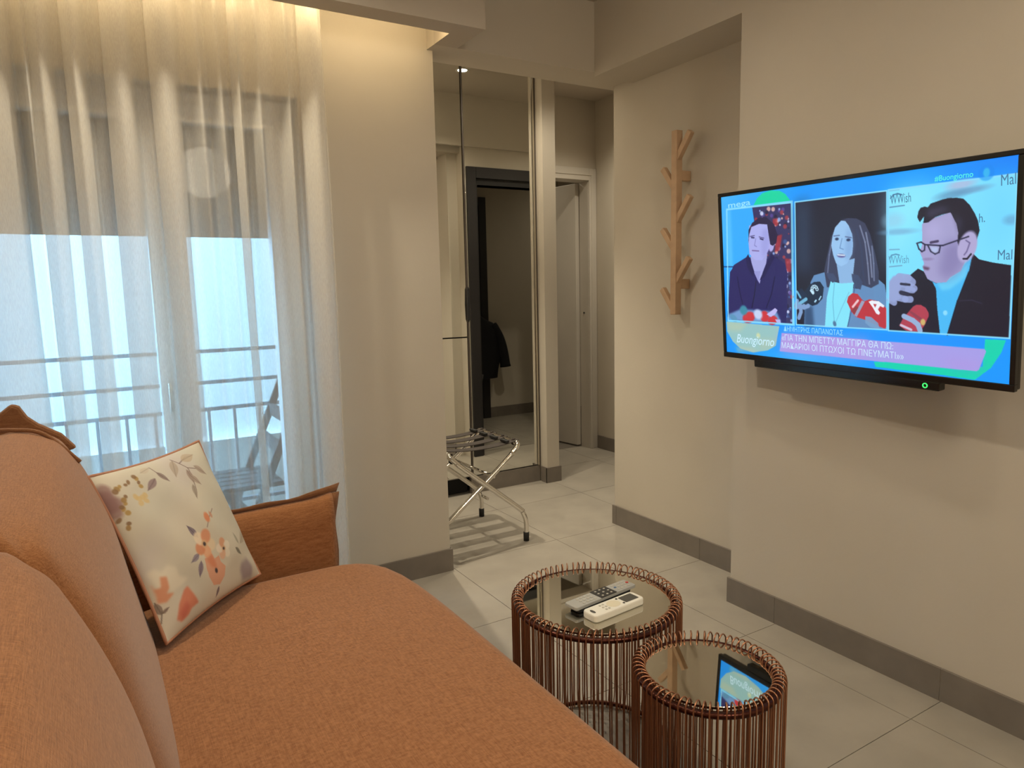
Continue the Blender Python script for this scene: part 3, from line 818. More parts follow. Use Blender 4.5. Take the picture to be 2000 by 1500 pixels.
# blossoms
def blossom(c, r, cols, n=5, rot=0):
    for k in range(n):
        a = rot + 2 * PI * k / n
        p = (c[0] + r * .62 * math.cos(a), c[1] + r * .62 * math.sin(a))
        cv.ell(p, r * .52, r * .46, cols[k % len(cols)], a, .35, .9)
    cv.ell(c, r * .30, r * .30, (214, 176, 138), 0, .6, .9)
    cv.ell(c, r * .15, r * .15, (70, 62, 66), 0, .6, .9)
blossom([(0.4624,0.6164)][0], .085, [(224, 205, 176), (226, 170, 134), (212, 142, 106), (232, 214, 190), (216, 150, 116)], 5, .4)
blossom([(0.6142,0.7021)][0], .062, [(226, 216, 198), (222, 178, 150), (228, 216, 200), (216, 160, 128), (228, 220, 204)], 5, 1.0)
cv.ell([(0.5683,0.4768)][0], .024, .032, (214, 140, 104), 0, .5, .95)
cv.ell([(0.6169,0.4733)][0], .014, .022, (196, 150, 126), 0, .5, .9)
cv.poly([(0.4108,0.6932),(0.4497,0.703),(0.4931,0.6904),(0.5012,0.729),(0.5527,0.7247),(0.5518,0.7663),(0.5883,0.8103),(0.5552,0.8638),(0.4889,0.8959),(0.4275,0.8751),(0.402,0.8114),(0.3998,0.7524)], (216, 158, 130), .9)
cv.poly([(0.4228,0.7039),(0.4905,0.6953),(0.4987,0.734),(0.5002,0.7938),(0.4488,0.7612)], (208, 132, 100), .8, 2)
cv.ell([(0.4822,0.8007)][0], .014, .016, (80, 70, 74), 0, .6)
cv.poly([(0.7656,0.8539),(0.8607,0.8439),(0.9092,0.9149),(0.8734,0.9862),(0.7536,0.9729),(0.7367,0.8944)], (150, 136, 142), .8, 3)
cv.poly([(0.0218,0.6077),(0.065,0.6056),(0.0954,0.6374),(0.1462,0.6183),(0.1953,0.6519),(0.1912,0.7051),(0.2521,0.7443),(0.1946,0.7617),(0.1139,0.7652),(0.0376,0.7027)], (222, 214, 196), .9, 2)
cv.poly([(0.0162,0.6627),(0.027,0.7069),(0.0585,0.7146),(0.075,0.6593),(0.1148,0.674),(0.1057,0.7395),(0.0805,0.7585),(0.128,0.7778),(0.0642,0.8026),(0.0191,0.7861),(0.022,0.7355)], (214, 148, 116), .9, 1)
cv.poly([(0.0929,0.9235),(0.1344,0.851),(0.1956,0.7951),(0.2287,0.7835),(0.2626,0.8611),(0.2826,0.9155),(0.2186,0.9163),(0.184,0.9413),(0.1227,0.9502)], (208, 128, 102), .92, 1)
cv.poly([(0.1205,0.8968),(0.1884,0.8573),(0.2066,0.8993),(0.1377,0.9481)], (190, 100, 88), .6, 2)
MP = vcol_mat('printed_cotton', 0, .85)
paint_mesh('front_cover', cv, lambda u, v: pillow_pos(u, v, -1), MP, pw, True)
mb = MB().grid(lambda i, j: tuple(pillow_pos(np.array(i / 40), np.array(j / 40), 1)), 41, 41)
build('back_cover', mb, mat('pillow_back', (.55, .50, .42), .9), parent=pw, smooth=True, local=True)
edge = []
for k in range(120):
    t = k / 30
    if t < 1: u, v = t, 0
    elif t < 2: u, v = 1, t - 1
    elif t < 3: u, v = 3 - t, 1
    else: u, v = 0, 4 - t
    edge.append(tuple(pillow_pos(np.array(float(u)), np.array(float(v)), 1)))
build('piping', MB().tube(edge, .0042, 8, closed=True), mat('copper_piping', (.42, .20, .12), .8), parent=pw, smooth=True, local=True, label='copper brown piping')

# ------------------------------------------------------------------ wire side tables
def side_table(cx, cy, h, r, n, label, seed):
    t = empty('wire_side_table', (cx, cy, 0), label, 'side table')
    rr = r - .0150; zr = h - .0150
    rs = random.Random(seed)
    build('top_rim', MB().tube([(cx + rr * math.cos(a), cy + rr * math.sin(a), h - .0285) for a in [2 * PI * k / 72 for k in range(72)]], .0068, 10, closed=True), M_RIM, parent=t, smooth=True)
    build('bottom_ring', MB().tube([(cx + rr * math.cos(a), cy + rr * math.sin(a), .0125) for a in [2 * PI * k / 72 for k in range(72)]], .0065, 8, closed=True), M_RIM, parent=t, smooth=True)
    build('mirror_top', MB().lathe([(.0001, h - .024), (r - .0300, h - .024), (r - .0300, h - .019), (r - .031, h - .018), (.0001, h - .018)], (cx, cy, 0), 96), M_SMOKE, parent=t, label='tinted mirror glass top')
    build('tray_ring', MB().lathe([(r - .0298, h - .034), (r - .0225, h - .034), (r - .0225, h - .0270), (r - .0298, h - .0270), (r - .0298, h - .034)], (cx, cy, 0), 72), M_RIM, parent=t, smooth=False)
    # wire shape: loop around the rim, straight lengths inside and outside, loop around the bottom ring
    meshes = []
    for var in range(4):
        tw = (2 * PI / n) * (.25 + .18 * var); wv = .0140
        path = []
        for k in range(9):
            a = PI * k / 8
            path.append((rr + wv * math.cos(a) * 1.0, tw * k / 8, zr + wv * math.sin(a) * .95))
        for z in (.32 * h + .1, .05):
            path.append((rr - wv * .9 , tw * (1.1 if z < .1 else 1.05), z))
        for k in range(1, 8):
            a = PI + PI * k / 8
            path.append((rr + wv * math.cos(a), tw * (1.1 - .6 * k / 8), .0135 + (wv - .0015) * math.sin(a) * .9))
        path.append((rr + wv, tw * .3, .05)); path.append((rr + wv, tw * (.05 * var), .32 * h + .1))
        P3 = [(a * math.cos(b), a * math.sin(b), c) for a, b, c in path]
        mb = MB().tube(P3, .0018, 5, closed=True)
        me = bpy.data.meshes.new('wire'); me.from_pydata(mb.v, [], mb.f); me.materials.append(M_COPPER)
        me.polygons.foreach_set('use_smooth', [True] * len(me.polygons)); me.update(); meshes.append(me)
    for k in range(n):
        o = bpy.data.objects.new('wire', meshes[rs.randrange(4)]); COL.objects.link(o); o.parent = t
        o.rotation_euler = (0, 0, 2 * PI * k / n + rs.uniform(-.006, .006))
    return t
side_table(1.1060, 1.4230, .460, .2255, 78, 'larger round copper wire side table carrying two remote controls', 1)
side_table(1.1044, 1.0257, .443, .1640, 64, 'smaller round copper wire side table reflecting the television', 2)
ZT = .4425

# ------------------------------------------------------------------ remote controls
def placed(cx, cy, z, deg): return Matrix.Translation((cx, cy, z)) @ Matrix.Rotation(math.radians(deg), 4, 'Z')
def rrect(w_, h_, r, n=5):
    P = []
    for cx, cy, a0 in ((w_ / 2 - r, h_ / 2 - r, 0), (-w_ / 2 + r, h_ / 2 - r, 90), (-w_ / 2 + r, -h_ / 2 + r, 180), (w_ / 2 - r, -h_ / 2 + r, 270)):
        for k in range(n): a = math.radians(a0 + 90 * k / (n - 1)); P.append((cx + r * math.cos(a), cy + r * math.sin(a)))
    return P
# white air-conditioner remote; +x end carries the lcd
rc = empty('white_remote', matrix=placed(1.100, 1.340, ZT, 5.5), label='white air conditioner remote with a small grey display on the larger side table', category='remote control')
build('body', MB().prism(rrect(.176, .052, .012), 0, .019), M_WHITEP, parent=rc, local=True, bevel=.004)
build('display', MB().prism([(x + .052, y) for x, y in rrect(.046, .032, .002)], .0185, .0196), M_LCD, parent=rc, local=True, label='grey display')
build('badge', MB().prism([(x - .074, y) for x, y in [(.0045 * math.cos(a), .010 * math.sin(a)) for a in [2 * PI * k / 16 for k in range(16)]]], .0188, .0196), M_LCD, parent=rc, local=True, label='dark oval badge')
build('button_pad', MB().prism([(x - .002, y) for x, y in [(.020 * math.cos(a), .017 * math.sin(a)) for a in [2 * PI * k / 24 for k in range(24)]]], .0188, .0194), mat('cream_pad', (.72, .66, .50), .5), parent=rc, local=True)
for (x, y) in ((.022, -.014), (.022, .014), (-.028, -.012), (-.028, .000), (-.028, .012), (-.038, -.012), (-.038, 0), (-.038, .012)):
    build('button', MB().prism([(a + x, b + y) for a, b in rrect(.006, .006, .002, 3)], .0188, .0202), M_BTN if abs(x) > .025 else M_LCD, parent=rc, local=True)
# silver and black television remote
rc = empty('television_remote', matrix=placed(1.110, 1.405, ZT, 7.0), label='silver television remote with a black centre section behind the white one', category='remote control')
build('underside', MB().prism(rrect(.200, .036, .010), 0, .012), M_BLKP, parent=rc, local=True, bevel=.003)
build('body', MB().prism(rrect(.222, .046, .006), .011, .020), M_GREYP, parent=rc, local=True, bevel=.002)
build('centre_panel', MB().prism([(x + .008, y) for x, y in rrect(.058, .0455, .001)], .0195, .0208), M_BLKP, parent=rc, local=True, label='black centre section')
MB_RED = mat('red_button', (.45, .04, .03), .5); MB_BLU = mat('blue_button', (.08, .16, .30), .5)
for i in range(4):
    for j in range(3):
        build('button', MB().prism([(a - .036 - .013 * i, b - .013 + .013 * j) for a, b in rrect(.008, .006, .002, 3)], .0195, .0212), M_BTN, parent=rc, local=True)
for i in range(4):
    for j in range(3):
        build('button', MB().prism([(a + .053 + .013 * i, b - .013 + .013 * j) for a, b in rrect(.007, .006, .002, 3)], .0195, .0212), M_BTN if not (i == 0 and j == 1) else MB_BLU, parent=rc, local=True)
build('button', MB().prism([(a + .101, b + .002) for a, b in rrect(.008, .008, .003, 3)], .0195, .0215), MB_RED, parent=rc, local=True, label='red power button')
for (x, y) in ((-.008, -.014), (.008, -.015), (.024, -.014), (-.008, .014), (.008, .015), (.024, .014), (.008, 0), (-.010, 0), (.026, 0)):
    build('button', MB().prism([(a + x, b + y) for a, b in rrect(.006, .005, .0015, 3)], .0205, .0218), M_BTN, parent=rc, local=True)

# ------------------------------------------------------------------ television
# screen rectangle in the room (metres): corners measured, slightly tilted down and swung off the wall
c0, c1, c2, c3 = (Vector(p) for p in ((2.0408, 1.865, 1.5826), (1.9887, .8739, 1.5641), (2.0432, .8817, .9924), (2.0953, 1.8728, 1.0109)))
c0, c1, c2, c3 = (Vector((0, 0, 1.267)) + (c - Vector((0, 0, 1.267))) * .952 for c in (c0, c1, c2, c3))
TC = (c0 + c1 + c2 + c3) / 4
tx = (c1 - c0).normalized(); ty = (c0 - c3).normalized(); tz = tx.cross(ty).normalized()
TW, TH = (c1 - c0).length, (c0 - c3).length
TM = Matrix((tx, ty, tz)).transposed().to_4x4(); TM.translation = TC
tv = empty('television', matrix=TM, label='black flat television on the wall showing a talk show', category='television')
b1, bt, bb = .013, .013, .019
fr = MB()
fr.box(-TW / 2 - b1, TW / 2 + b1, TH / 2, TH / 2 + bt, -.012, .004).box(-TW / 2 - b1, TW / 2 + b1, -TH / 2 - bb, -TH / 2, -.012, .004)
fr.box(-TW / 2 - b1, -TW / 2, -TH / 2, TH / 2, -.012, .004).box(TW / 2, TW / 2 + b1, -TH / 2, TH / 2, -.012, .004)
build('bezel', fr, M_TVB, parent=tv, local=True, bevel=.002)
build('casing', MB().box(-TW / 2 - b1 + .002, TW / 2 + b1 - .002, -TH / 2 - bb + .002, TH / 2 + bt - .002, -.030, -.012)
      .box(-TW * .33, TW * .33, -TH * .46, TH * .2, -.045, -.030), M_TVB, parent=tv, local=True, bevel=.004)
build('wall_bracket', MB().box(-.10, .10, -.10, .10, -.058, -.045).box(-.03, .03, -.03, .03, -.160, -.058).box(-.05, .05, -.09, .09, -.172, -.160), M_BLKP, parent=tv, local=True)
sb = build('lower_bar', MB().box(-.345, .30, -TH / 2 - bb - .024, -TH / 2 - bb + .002, -.028, .002), M_TVB, parent=tv, local=True, bevel=.004)
build('power_light', MB().tube([(.262 + .006 * math.cos(a), -TH / 2 - bb - .011 + .006 * math.sin(a), .0028) for a in [2 * PI * k / 20 for k in range(20)]], .0015, 6, closed=True),
      mat('green_led', (0, .1, .02), .5, emit=(.05, 1, .15), estr=1.6), parent=sb, local=True, label='green ring power light')

cv = Canvas(600, 348, (10, 152, 255))
A_ = cv
uu, vv = cv.u, cv.v
cv.blend(np.clip(1 - np.hypot(uu * 1.7, vv) * 1.6, 0, 1), (75, 185, 255), .9)
cv.blend(np.clip((uu - .75) / .25, 0, 1) * np.clip(1 - vv * 4, 0, 1), (0, 120, 245), .7)
cv.poly([(0.1501,0.08),(0.1702,0.0351),(0.1934,0.0092),(0.2307,0.0003),(0.2669,0.0082),(0.2915,0.0322),(0.3121,0.0744),(0.3172,0.0848)], (0, 214, 165))
# bottom band
cv.blend(np.clip((vv - .93) / .05, 0, 1) * np.clip(1 - np.abs(uu - .35) / .25, 0, 1), (60, 185, 255), .8)
cv.poly([(0.936,0.8009),(0.9872,0.7997),(0.977,0.8581),(0.9531,0.9328),(0.913,0.9978),(0.8232,0.9927),(0.62,0.9898),(0.6142,0.9632),(0.7738,0.9402),(0.9317,0.9328)], (0, 212, 178))
cv.poly([(0.5558,0.8053),(0.9356,0.801),(0.9346,0.8447),(0.5559,0.847)], (18, 148, 255))
cv.poly([(0.0044,0.7981),(0.2543,0.8057),(0.236,0.9278),(0.1993,0.9622),(0.1316,0.9857),(0.0698,0.97),(0.0322,0.9274),(0.0052,0.8629)], (150, 196, 196))
cv.poly([(0.0044,0.7981),(0.1103,0.7974),(0.0719,0.8559),(0.0163,0.8561)], (178, 200, 178), .8, 4)
cv.poly([(0.1652,0.8891),(0.2421,0.8903),(0.2342,0.9281),(0.164,0.97)], (186, 198, 170), .5, 6)
cv.poly([(0.0402,0.9601),(0.128,0.9589),(0.1639,0.9754),(0.0566,0.9971)], (205, 200, 165), .5, 4)
# purple caption box
cv.poly([(0.2635,0.8462),(0.9355,0.8469),(0.9395,0.8582),(0.9228,0.9473),(0.9163,0.9558),(0.2533,0.96)], (166, 158, 232))
cv.poly([(0.2635,0.8462),(0.6025,0.845),(0.5854,0.9496),(0.2533,0.96)], (184, 152, 226), .8, 12)
cv.poly([(0.8223,0.9108),(0.9287,0.9077),(0.9228,0.9473),(0.8511,0.9509)], (178, 150, 224), .6, 8)
# --- left panel
cv.poly([(0.0215,0.074),(0.3214,0.074),(0.3203,0.7975),(0.0088,0.7977)], (120, 214, 255))
P1 = [(0.0265,0.0812),(0.3151,0.0845),(0.3118,0.7876),(0.0132,0.789)]
cv.poly(P1, (48, 172, 255))
cv.poly([(0.0265,0.0812),(0.0442,0.0807),(0.0471,0.4408),(0.0197,0.4399)], (90, 196, 255), .7, 3)
cv.line([(0.0007,0.4393),(0.0471,0.4408)], .004, (20, 70, 140))
cv.poly([(0.1462,0.0809),(0.3151,0.0845),(0.3118,0.7876),(0.2055,0.7892),(0.2213,0.4467),(0.1561,0.196)], (52, 48, 96))
rs = np.random.RandomState(11)
tr = [(0.1508,0.0877),(0.314,0.0872),(0.3119,0.7861),(0.2283,0.7872)]
for _ in range(190):
    a, b = rs.rand(), rs.rand()
    left = tr[0][0] + (tr[3][0] - tr[0][0]) * b; right = tr[1][0] - .003
    top = tr[0][1] + .01; bot = tr[2][1] - .01
    p = (left + (right - left) * a, top + (bot - top) * b)
    col = ((170, 60, 70), (150, 180, 235), (215, 225, 255), (90, 70, 150), (60, 90, 150), (235, 190, 180), (30, 25, 60))[rs.randint(7)]
    sz = .004 + .010 * rs.rand()
    cv.ell(p, sz / 1.7, sz, col, 0, .5, .85)
for Q in ([(0.2495,0.2668),(0.2749,0.2594),(0.2631,0.3528),(0.241,0.3614)], [(0.236,0.1656),(0.2579,0.1636),(0.2502,0.2071),(0.2357,0.1954)], [(0.2842,0.3989),(0.309,0.4052),(0.3083,0.4793),(0.2905,0.4789)]):
    cv.poly(Q, (172, 48, 58), .85, 1)
# presenter in navy: jacket, neck, face, hair
NAVY = (38, 34, 96)
cv.poly([(0.0307,0.473),(0.0094,0.7668),(0.0732,0.7869),(0.2838,0.7876),(0.2903,0.6802),(0.287,0.4789),(0.2475,0.4324),(0.1957,0.3841),(0.1174,0.3851),(0.0634,0.4198)], NAVY)
cv.poly([(0.1174,0.3798),(0.1708,0.5075),(0.2223,0.3704),(0.2839,0.4288),(0.294,0.489),(0.2895,0.5792),(0.0349,0.5826),(0.0349,0.4731),(0.0506,0.4301)], NAVY)
cv.poly([(0.1314,0.3806),(0.2092,0.367),(0.2027,0.4255),(0.1867,0.4766),(0.1702,0.5493),(0.1478,0.4757),(0.1367,0.4228)], (165, 168, 226))
cv.poly([(0.1439,0.4703),(0.1772,0.4712),(0.1645,0.5362)], (150, 152, 214))
cv.poly([(0.1217,0.3643),(0.1478,0.4757),(0.1393,0.5071),(0.1163,0.4484),(0.1092,0.3899)], (30, 26, 80)); cv.poly([(0.2261,0.3655),(0.1705,0.5284),(0.194,0.5078),(0.2406,0.3917)], (30, 26, 80))
cv.line([(0.1548,0.5336),(0.1456,0.6129),(0.1322,0.6987)], .004, (22, 20, 60)); cv.line([(0.066,0.5062),(0.0765,0.6091),(0.0877,0.6793)], .004, (26, 24, 72)); cv.line([(0.2392,0.5083),(0.223,0.611),(0.1991,0.6952)], .004, (26, 24, 72))
cv.poly([(0.1306,0.1929),(0.1602,0.1811),(0.2134,0.1902),(0.2217,0.2742),(0.2229,0.3248),(0.2054,0.3693),(0.1839,0.4067),(0.1528,0.4037),(0.1277,0.3646),(0.1241,0.2702)], (172, 176, 238))
cv.poly([(0.1904,0.2203),(0.2149,0.2231),(0.2214,0.2994),(0.2074,0.3643),(0.1878,0.3991),(0.1813,0.3216)], (150, 152, 220), .6, 4)
cv.ell([(0.2289,0.3252)][0], .010, .032, (176, 172, 232), .3, .3)
cv.poly([(0.1252,0.299),(0.1266,0.2184),(0.1447,0.1766),(0.1761,0.15),(0.2065,0.1491),(0.2394,0.1934),(0.2551,0.2574),(0.2497,0.3068),(0.2341,0.3231),(0.223,0.3147),(0.217,0.2586),(0.2115,0.195),(0.1756,0.1871),(0.1403,0.2018),(0.1297,0.2447)], (38, 28, 66))
cv.line([(0.1335,0.2581),(0.1532,0.2548)], .0028, (84, 74, 130)); cv.line([(0.1744,0.2646),(0.1953,0.2742)], .0028, (84, 74, 130))
cv.line([(0.1393,0.2654),(0.1511,0.2675)], .004, (48, 44, 92)); cv.line([(0.1789,0.2763),(0.1914,0.2825)], .004, (48, 44, 92))
cv.line([(0.1588,0.2734),(0.1523,0.3142),(0.1619,0.3227)], .0025, (128, 128, 198)); cv.line([(0.1412,0.3446),(0.1712,0.3492)], .0035, (120, 96, 158))
# table flowers and hands
cv.poly([(0.0047,0.784),(0.0142,0.7497),(0.0746,0.7127),(0.144,0.7141),(0.2442,0.7186),(0.262,0.7792),(0.2582,0.7878),(0.1348,0.791)], (120, 170, 220), .9, 2)
for c_, a_, b_ in (([(0.115,0.7618)][0], .030, .035), ([(0.1887,0.751)][0], .020, .035), ([(0.2247,0.7719)][0], .022, .028)):
    cv.ell(c_, a_, b_, (206, 52, 62), -.3, .3)
cv.poly([(0.1985,0.7372),(0.237,0.6957),(0.248,0.708),(0.2365,0.7346),(0.2174,0.7516)], (190, 185, 240)); cv.poly([(0.2361,0.7658),(0.2585,0.764),(0.2601,0.7855),(0.2434,0.7833)], (186, 180, 236))
cv.ell([(0.0912,0.7172)][0], .018, .030, (60, 140, 165), .5, .5); cv.ell([(0.1595,0.7398)][0], .02, .03, (196, 210, 244), .5, .5); cv.ell([(0.0396,0.7702)][0], .02, .02, (90, 150, 190), .5, .5)
cv.line(P1 + [P1[0]], .0035, (140, 222, 255))
# --- middle panel
P2 = [(0.3296,0.084),(0.6534,0.0827),(0.6567,0.7863),(0.3267,0.7893)]
cv.poly(P2, (27, 28, 48))
cv.poly([(0.3292,0.0868),(0.3862,0.087),(0.3904,0.4812),(0.3293,0.4798)], (46, 68, 98), .7, 14)
cv.poly([(0.3868,0.5391),(0.4003,0.5006),(0.4393,0.4847),(0.4804,0.4554),(0.5701,0.4584),(0.6128,0.504),(0.6488,0.5525),(0.6559,0.6181),(0.6553,0.786),(0.358,0.796),(0.3622,0.6865),(0.3794,0.6512)], (98, 142, 190))
cv.poly([(0.3622,0.6865),(0.3926,0.6751),(0.3986,0.7947),(0.358,0.796)], (40, 66, 104), .8, 3)
cv.poly([(0.5053,0.2059),(0.5262,0.1997),(0.5554,0.2058),(0.584,0.2337),(0.601,0.2924),(0.6181,0.3986),(0.6294,0.4867),(0.6296,0.5482),(0.5989,0.5751),(0.5732,0.5754),(0.4486,0.5676),(0.4394,0.4729),(0.4653,0.2971),(0.4809,0.2437)], (56, 62, 90))
for k, Q in enumerate(([(0.567,0.2448),(0.5842,0.3303),(0.593,0.4414),(0.5989,0.5483)], [(0.5555,0.2612),(0.5729,0.3737),(0.5759,0.4631),(0.5846,0.5573)], [(0.6068,0.3541),(0.6126,0.4422),(0.6143,0.5305)], [(0.4715,0.3069),(0.4587,0.3893),(0.4521,0.492)], [(0.573,0.4854),(0.5673,0.5303)], [(0.587,0.2822),(0.6013,0.3977),(0.6072,0.5127)])):
    cv.line(Q, .004, ((130, 140, 170), (54, 66, 98), (120, 132, 165), (112, 124, 158), (48, 58, 88), (140, 150, 180))[k], .8)
cv.poly([(0.4851,0.437),(0.5497,0.4126),(0.5439,0.4938),(0.5498,0.5484),(0.4956,0.5485),(0.4896,0.4835)], (140, 182, 226))
cv.poly([(0.463,0.5345),(0.5018,0.5462),(0.5454,0.5416),(0.5379,0.6448),(0.5228,0.7899),(0.4397,0.7932),(0.4484,0.6246)], (132, 228, 250))
cv.line([(0.4771,0.5392),(0.4705,0.6475),(0.4765,0.7849)], .002, (96, 178, 214)); cv.line([(0.529,0.5944),(0.5016,0.6837),(0.4797,0.7656)], .002, (110, 190, 222))
cv.poly([(0.5557,0.5438),(0.5732,0.6207),(0.5259,0.785),(0.6136,0.7789),(0.613,0.5749)], (98, 140, 188)); cv.line([(0.5498,0.5484),(0.5409,0.6677),(0.5228,0.7876)], .003, (60, 96, 145))
cv.poly([(0.5379,0.4937),(0.5615,0.5032),(0.576,0.5393),(0.5688,0.58),(0.5557,0.5711),(0.5409,0.5302)], (60, 74, 108)); cv.poly([(0.4457,0.4872),(0.4741,0.4924),(0.4864,0.5252),(0.4708,0.5439),(0.4551,0.5203)], (62, 76, 110))
cv.poly([(0.5023,0.21),(0.5172,0.2142),(0.5291,0.2403),(0.5409,0.2863),(0.5438,0.3403),(0.5409,0.3896),(0.5231,0.4386),(0.5019,0.4538),(0.4835,0.437),(0.4728,0.3901),(0.4667,0.3388),(0.4715,0.2885),(0.4809,0.2437)], (152, 196, 238))
cv.poly([(0.5232,0.2396),(0.5379,0.286),(0.5438,0.3403),(0.5379,0.3939),(0.5231,0.4386),(0.5141,0.3698),(0.5202,0.3023)], (122, 162, 214), .6, 4)
cv.ell([(0.4869,0.306)][0], .0065, .0075, (40, 54, 92), 0, .6); cv.ell([(0.5276,0.3142)][0], .0070, .0075, (40, 54, 92), 0, .6)
cv.line([(0.4761,0.289),(0.4961,0.2873)], .0026, (84, 100, 146)); cv.line([(0.5172,0.2966),(0.5379,0.3031)], .0026, (84, 100, 146))
cv.line([(0.5051,0.3054),(0.4975,0.3549),(0.5096,0.3626)], .0025, (104, 144, 198))
cv.ell([(0.502,0.3964)][0], .015, .011, (104, 108, 166), .1, .4); cv.line([(0.4898,0.3911),(0.5141,0.3948)], .003, (226, 240, 255))
# microphones
cv.poly([(0.3524,0.6128),(0.3833,0.5536),(0.4001,0.5382),(0.423,0.5353),(0.4374,0.5677),(0.4323,0.6299),(0.4126,0.6644),(0.3926,0.6751),(0.3692,0.6566)], (22, 42, 66))
cv.poly([(0.3265,0.6085),(0.3493,0.5735),(0.3695,0.6075),(0.3725,0.6613),(0.3275,0.6933)], (28, 48, 76))
for k in range(7):
    a = k * .62 + 2.4
    c_ = [(0.4015,0.5825)][0]; cv.ell((c_[0] + .010 * math.cos(a), c_[1] + .019 * math.sin(a)), .006, .010, (196, 232, 250), 0, .4)
    cv.ell((c_[0] + .010 * math.cos(a), c_[1] + .019 * math.sin(a)), .003, .005, (22, 42, 66), 0, .4)
cv.poly([(0.3831,0.5877),(0.3882,0.5779),(0.4014,0.6019),(0.3957,0.6117)], (196, 232, 250)); cv.poly([(0.4291,0.618),(0.4243,0.6167),(0.416,0.6401),(0.4199,0.6424)], (170, 215, 240))
cv.line([(0.4027,0.6503),(0.4068,0.6429)], .005, (170, 215, 240)); cv.line([(0.3318,0.5935),(0.3454,0.6278)], .006, (112, 180, 214)); cv.line([(0.3276,0.6783),(0.3676,0.637)], .010, (112, 180, 214))
for Q in ([(0.3275,0.6883),(0.345,0.6774),(0.3465,0.7122),(0.3375,0.7477)], [(0.3449,0.6924),(0.3588,0.6768)], [(0.3587,0.6867),(0.3758,0.6759)], [(0.3314,0.6482),(0.3259,0.6784)]):
    cv.line(Q, .012, (128, 160, 206))
cv.poly([(0.5214,0.6455),(0.526,0.6176),(0.5409,0.5978),(0.5586,0.602),(0.5732,0.6298),(0.5819,0.6408),(0.5991,0.6289),(0.63,0.6389),(0.6548,0.6753),(0.6566,0.7681),(0.6499,0.7812),(0.6305,0.7705),(0.6051,0.7548),(0.5821,0.7385),(0.5528,0.7269),(0.5379,0.7002)], (190, 50, 62))
cv.poly([(0.5732,0.6366),(0.5834,0.643),(0.5558,0.7267),(0.5475,0.7181)], (150, 160, 190)); cv.poly([(0.585,0.72),(0.605,0.7231),(0.6276,0.7528),(0.6333,0.7837),(0.6023,0.7777),(0.585,0.7565)], (120, 160, 200), .9)
cv.line([(0.5424,0.6723),(0.5601,0.6371)], .006, (235, 200, 205)); cv.poly([(0.5379,0.6933),(0.5528,0.6671),(0.5616,0.6758),(0.5469,0.7135)], (120, 60, 62), .7)
cv.poly([(0.5963,0.6424),(0.6062,0.6353),(0.63,0.6389),(0.6479,0.6602),(0.6453,0.6714),(0.6342,0.6631),(0.6273,0.6813),(0.6343,0.6987),(0.6302,0.7101),(0.6218,0.7039),(0.6105,0.6732)], (235, 240, 250)); cv.poly([(0.6119,0.653),(0.6231,0.6547),(0.6175,0.6729)], (190, 50, 62))
cv.ell([(0.4765,0.7706)][0], .006, .016, (80, 120, 160), -.3, .5)
cv.line(P2 + [P2[0]], .0035, (140, 222, 255))
# --- right panel
P3 = [(0.6581,0.0798),(0.9992,0.0776),(0.9952,0.7899),(0.6616,0.7898)]
cv.poly(P3, (124, 224, 255))
cv.poly([(0.6573,0.0742),(0.8129,0.081),(0.7669,0.2039),(0.662,0.4788)], (150, 238, 255), .7, 20)
cv.poly([(0.9231,0.1147),(0.9992,0.1012),(1,0.3475),(0.9278,0.4168)], (110, 212, 255), .7, 20)
cv.ell([(0.8627,0.095)][0], .035, .022, (170, 190, 226), -.1, 1.0, .9); cv.ell([(0.8871,0.1245)][0], .045, .014, (110, 160, 200), -.1, 1.0, .8); cv.ell([(0.8387,0.1366)][0], .04, .02, (96, 150, 190), -.1, 1.0, .7)
cv.ell([(0.9887,0.2693)][0], .018, .02, (100, 165, 210), 0, 1.0, .7); cv.ell([(0.6739,0.2322)][0], .03, .035, (150, 205, 235), 0, 1.0, .6); cv.ell([(0.6899,0.2888)][0], .05, .014, (118, 175, 215), 0, 1.0, .7)
cv.line([(0.6655,0.1218),(0.6732,0.1065),(0.6862,0.103),(0.6991,0.1103)], .003, (60, 110, 150)); cv.line([(0.6617,0.4227),(0.6696,0.4038),(0.6828,0.399),(0.6932,0.4039)], .003, (80, 140, 180))
cv.line([(0.6631,0.1654),(0.7071,0.1629)], .003, (90, 140, 180)); cv.line([(0.6619,0.4615),(0.7014,0.4564)], .003, (110, 165, 200)); cv.line([(0.66,0.0852),(0.6912,0.085)], .002, (120, 180, 210)); cv.line([(0.6615,0.3754),(0.6931,0.3755)], .003, (110, 170, 205))
SUIT = (27, 25, 44)
cv.poly([(0.6615,0.653),(0.676,0.6088),(0.7198,0.5141),(0.7497,0.4727),(0.7696,0.4899),(0.7773,0.523),(0.8016,0.5437),(0.8414,0.5396),(0.8899,0.4691),(0.8977,0.4073),(0.9132,0.4352),(0.9493,0.4521),(0.9927,0.4651),(0.9942,0.7908),(0.6622,0.7906)], SUIT)
cv.poly([(0.7694,0.4651),(0.7846,0.5313),(0.8016,0.5445),(0.8298,0.5388),(0.8658,0.4921),(0.8977,0.4034),(0.8881,0.5004),(0.8608,0.6317),(0.8363,0.7932),(0.8162,0.7938),(0.8064,0.6628),(0.8023,0.5724)], (72, 186, 246))
cv.poly([(0.8039,0.5437),(0.8298,0.5388),(0.8634,0.4841),(0.8895,0.4457),(0.8817,0.516),(0.8417,0.5719),(0.8186,0.5803)], (110, 212, 250), .8, 2); cv.ell([(0.8292,0.6862)][0], .006, .012, (140, 220, 255), 0, .5)
cv.line([(0.8608,0.6277),(0.8987,0.6223),(0.9249,0.6369)], .003, (44, 42, 66)); cv.line([(0.8891,0.4926),(0.8608,0.6317),(0.8363,0.7932)], .003, (14, 20, 44))
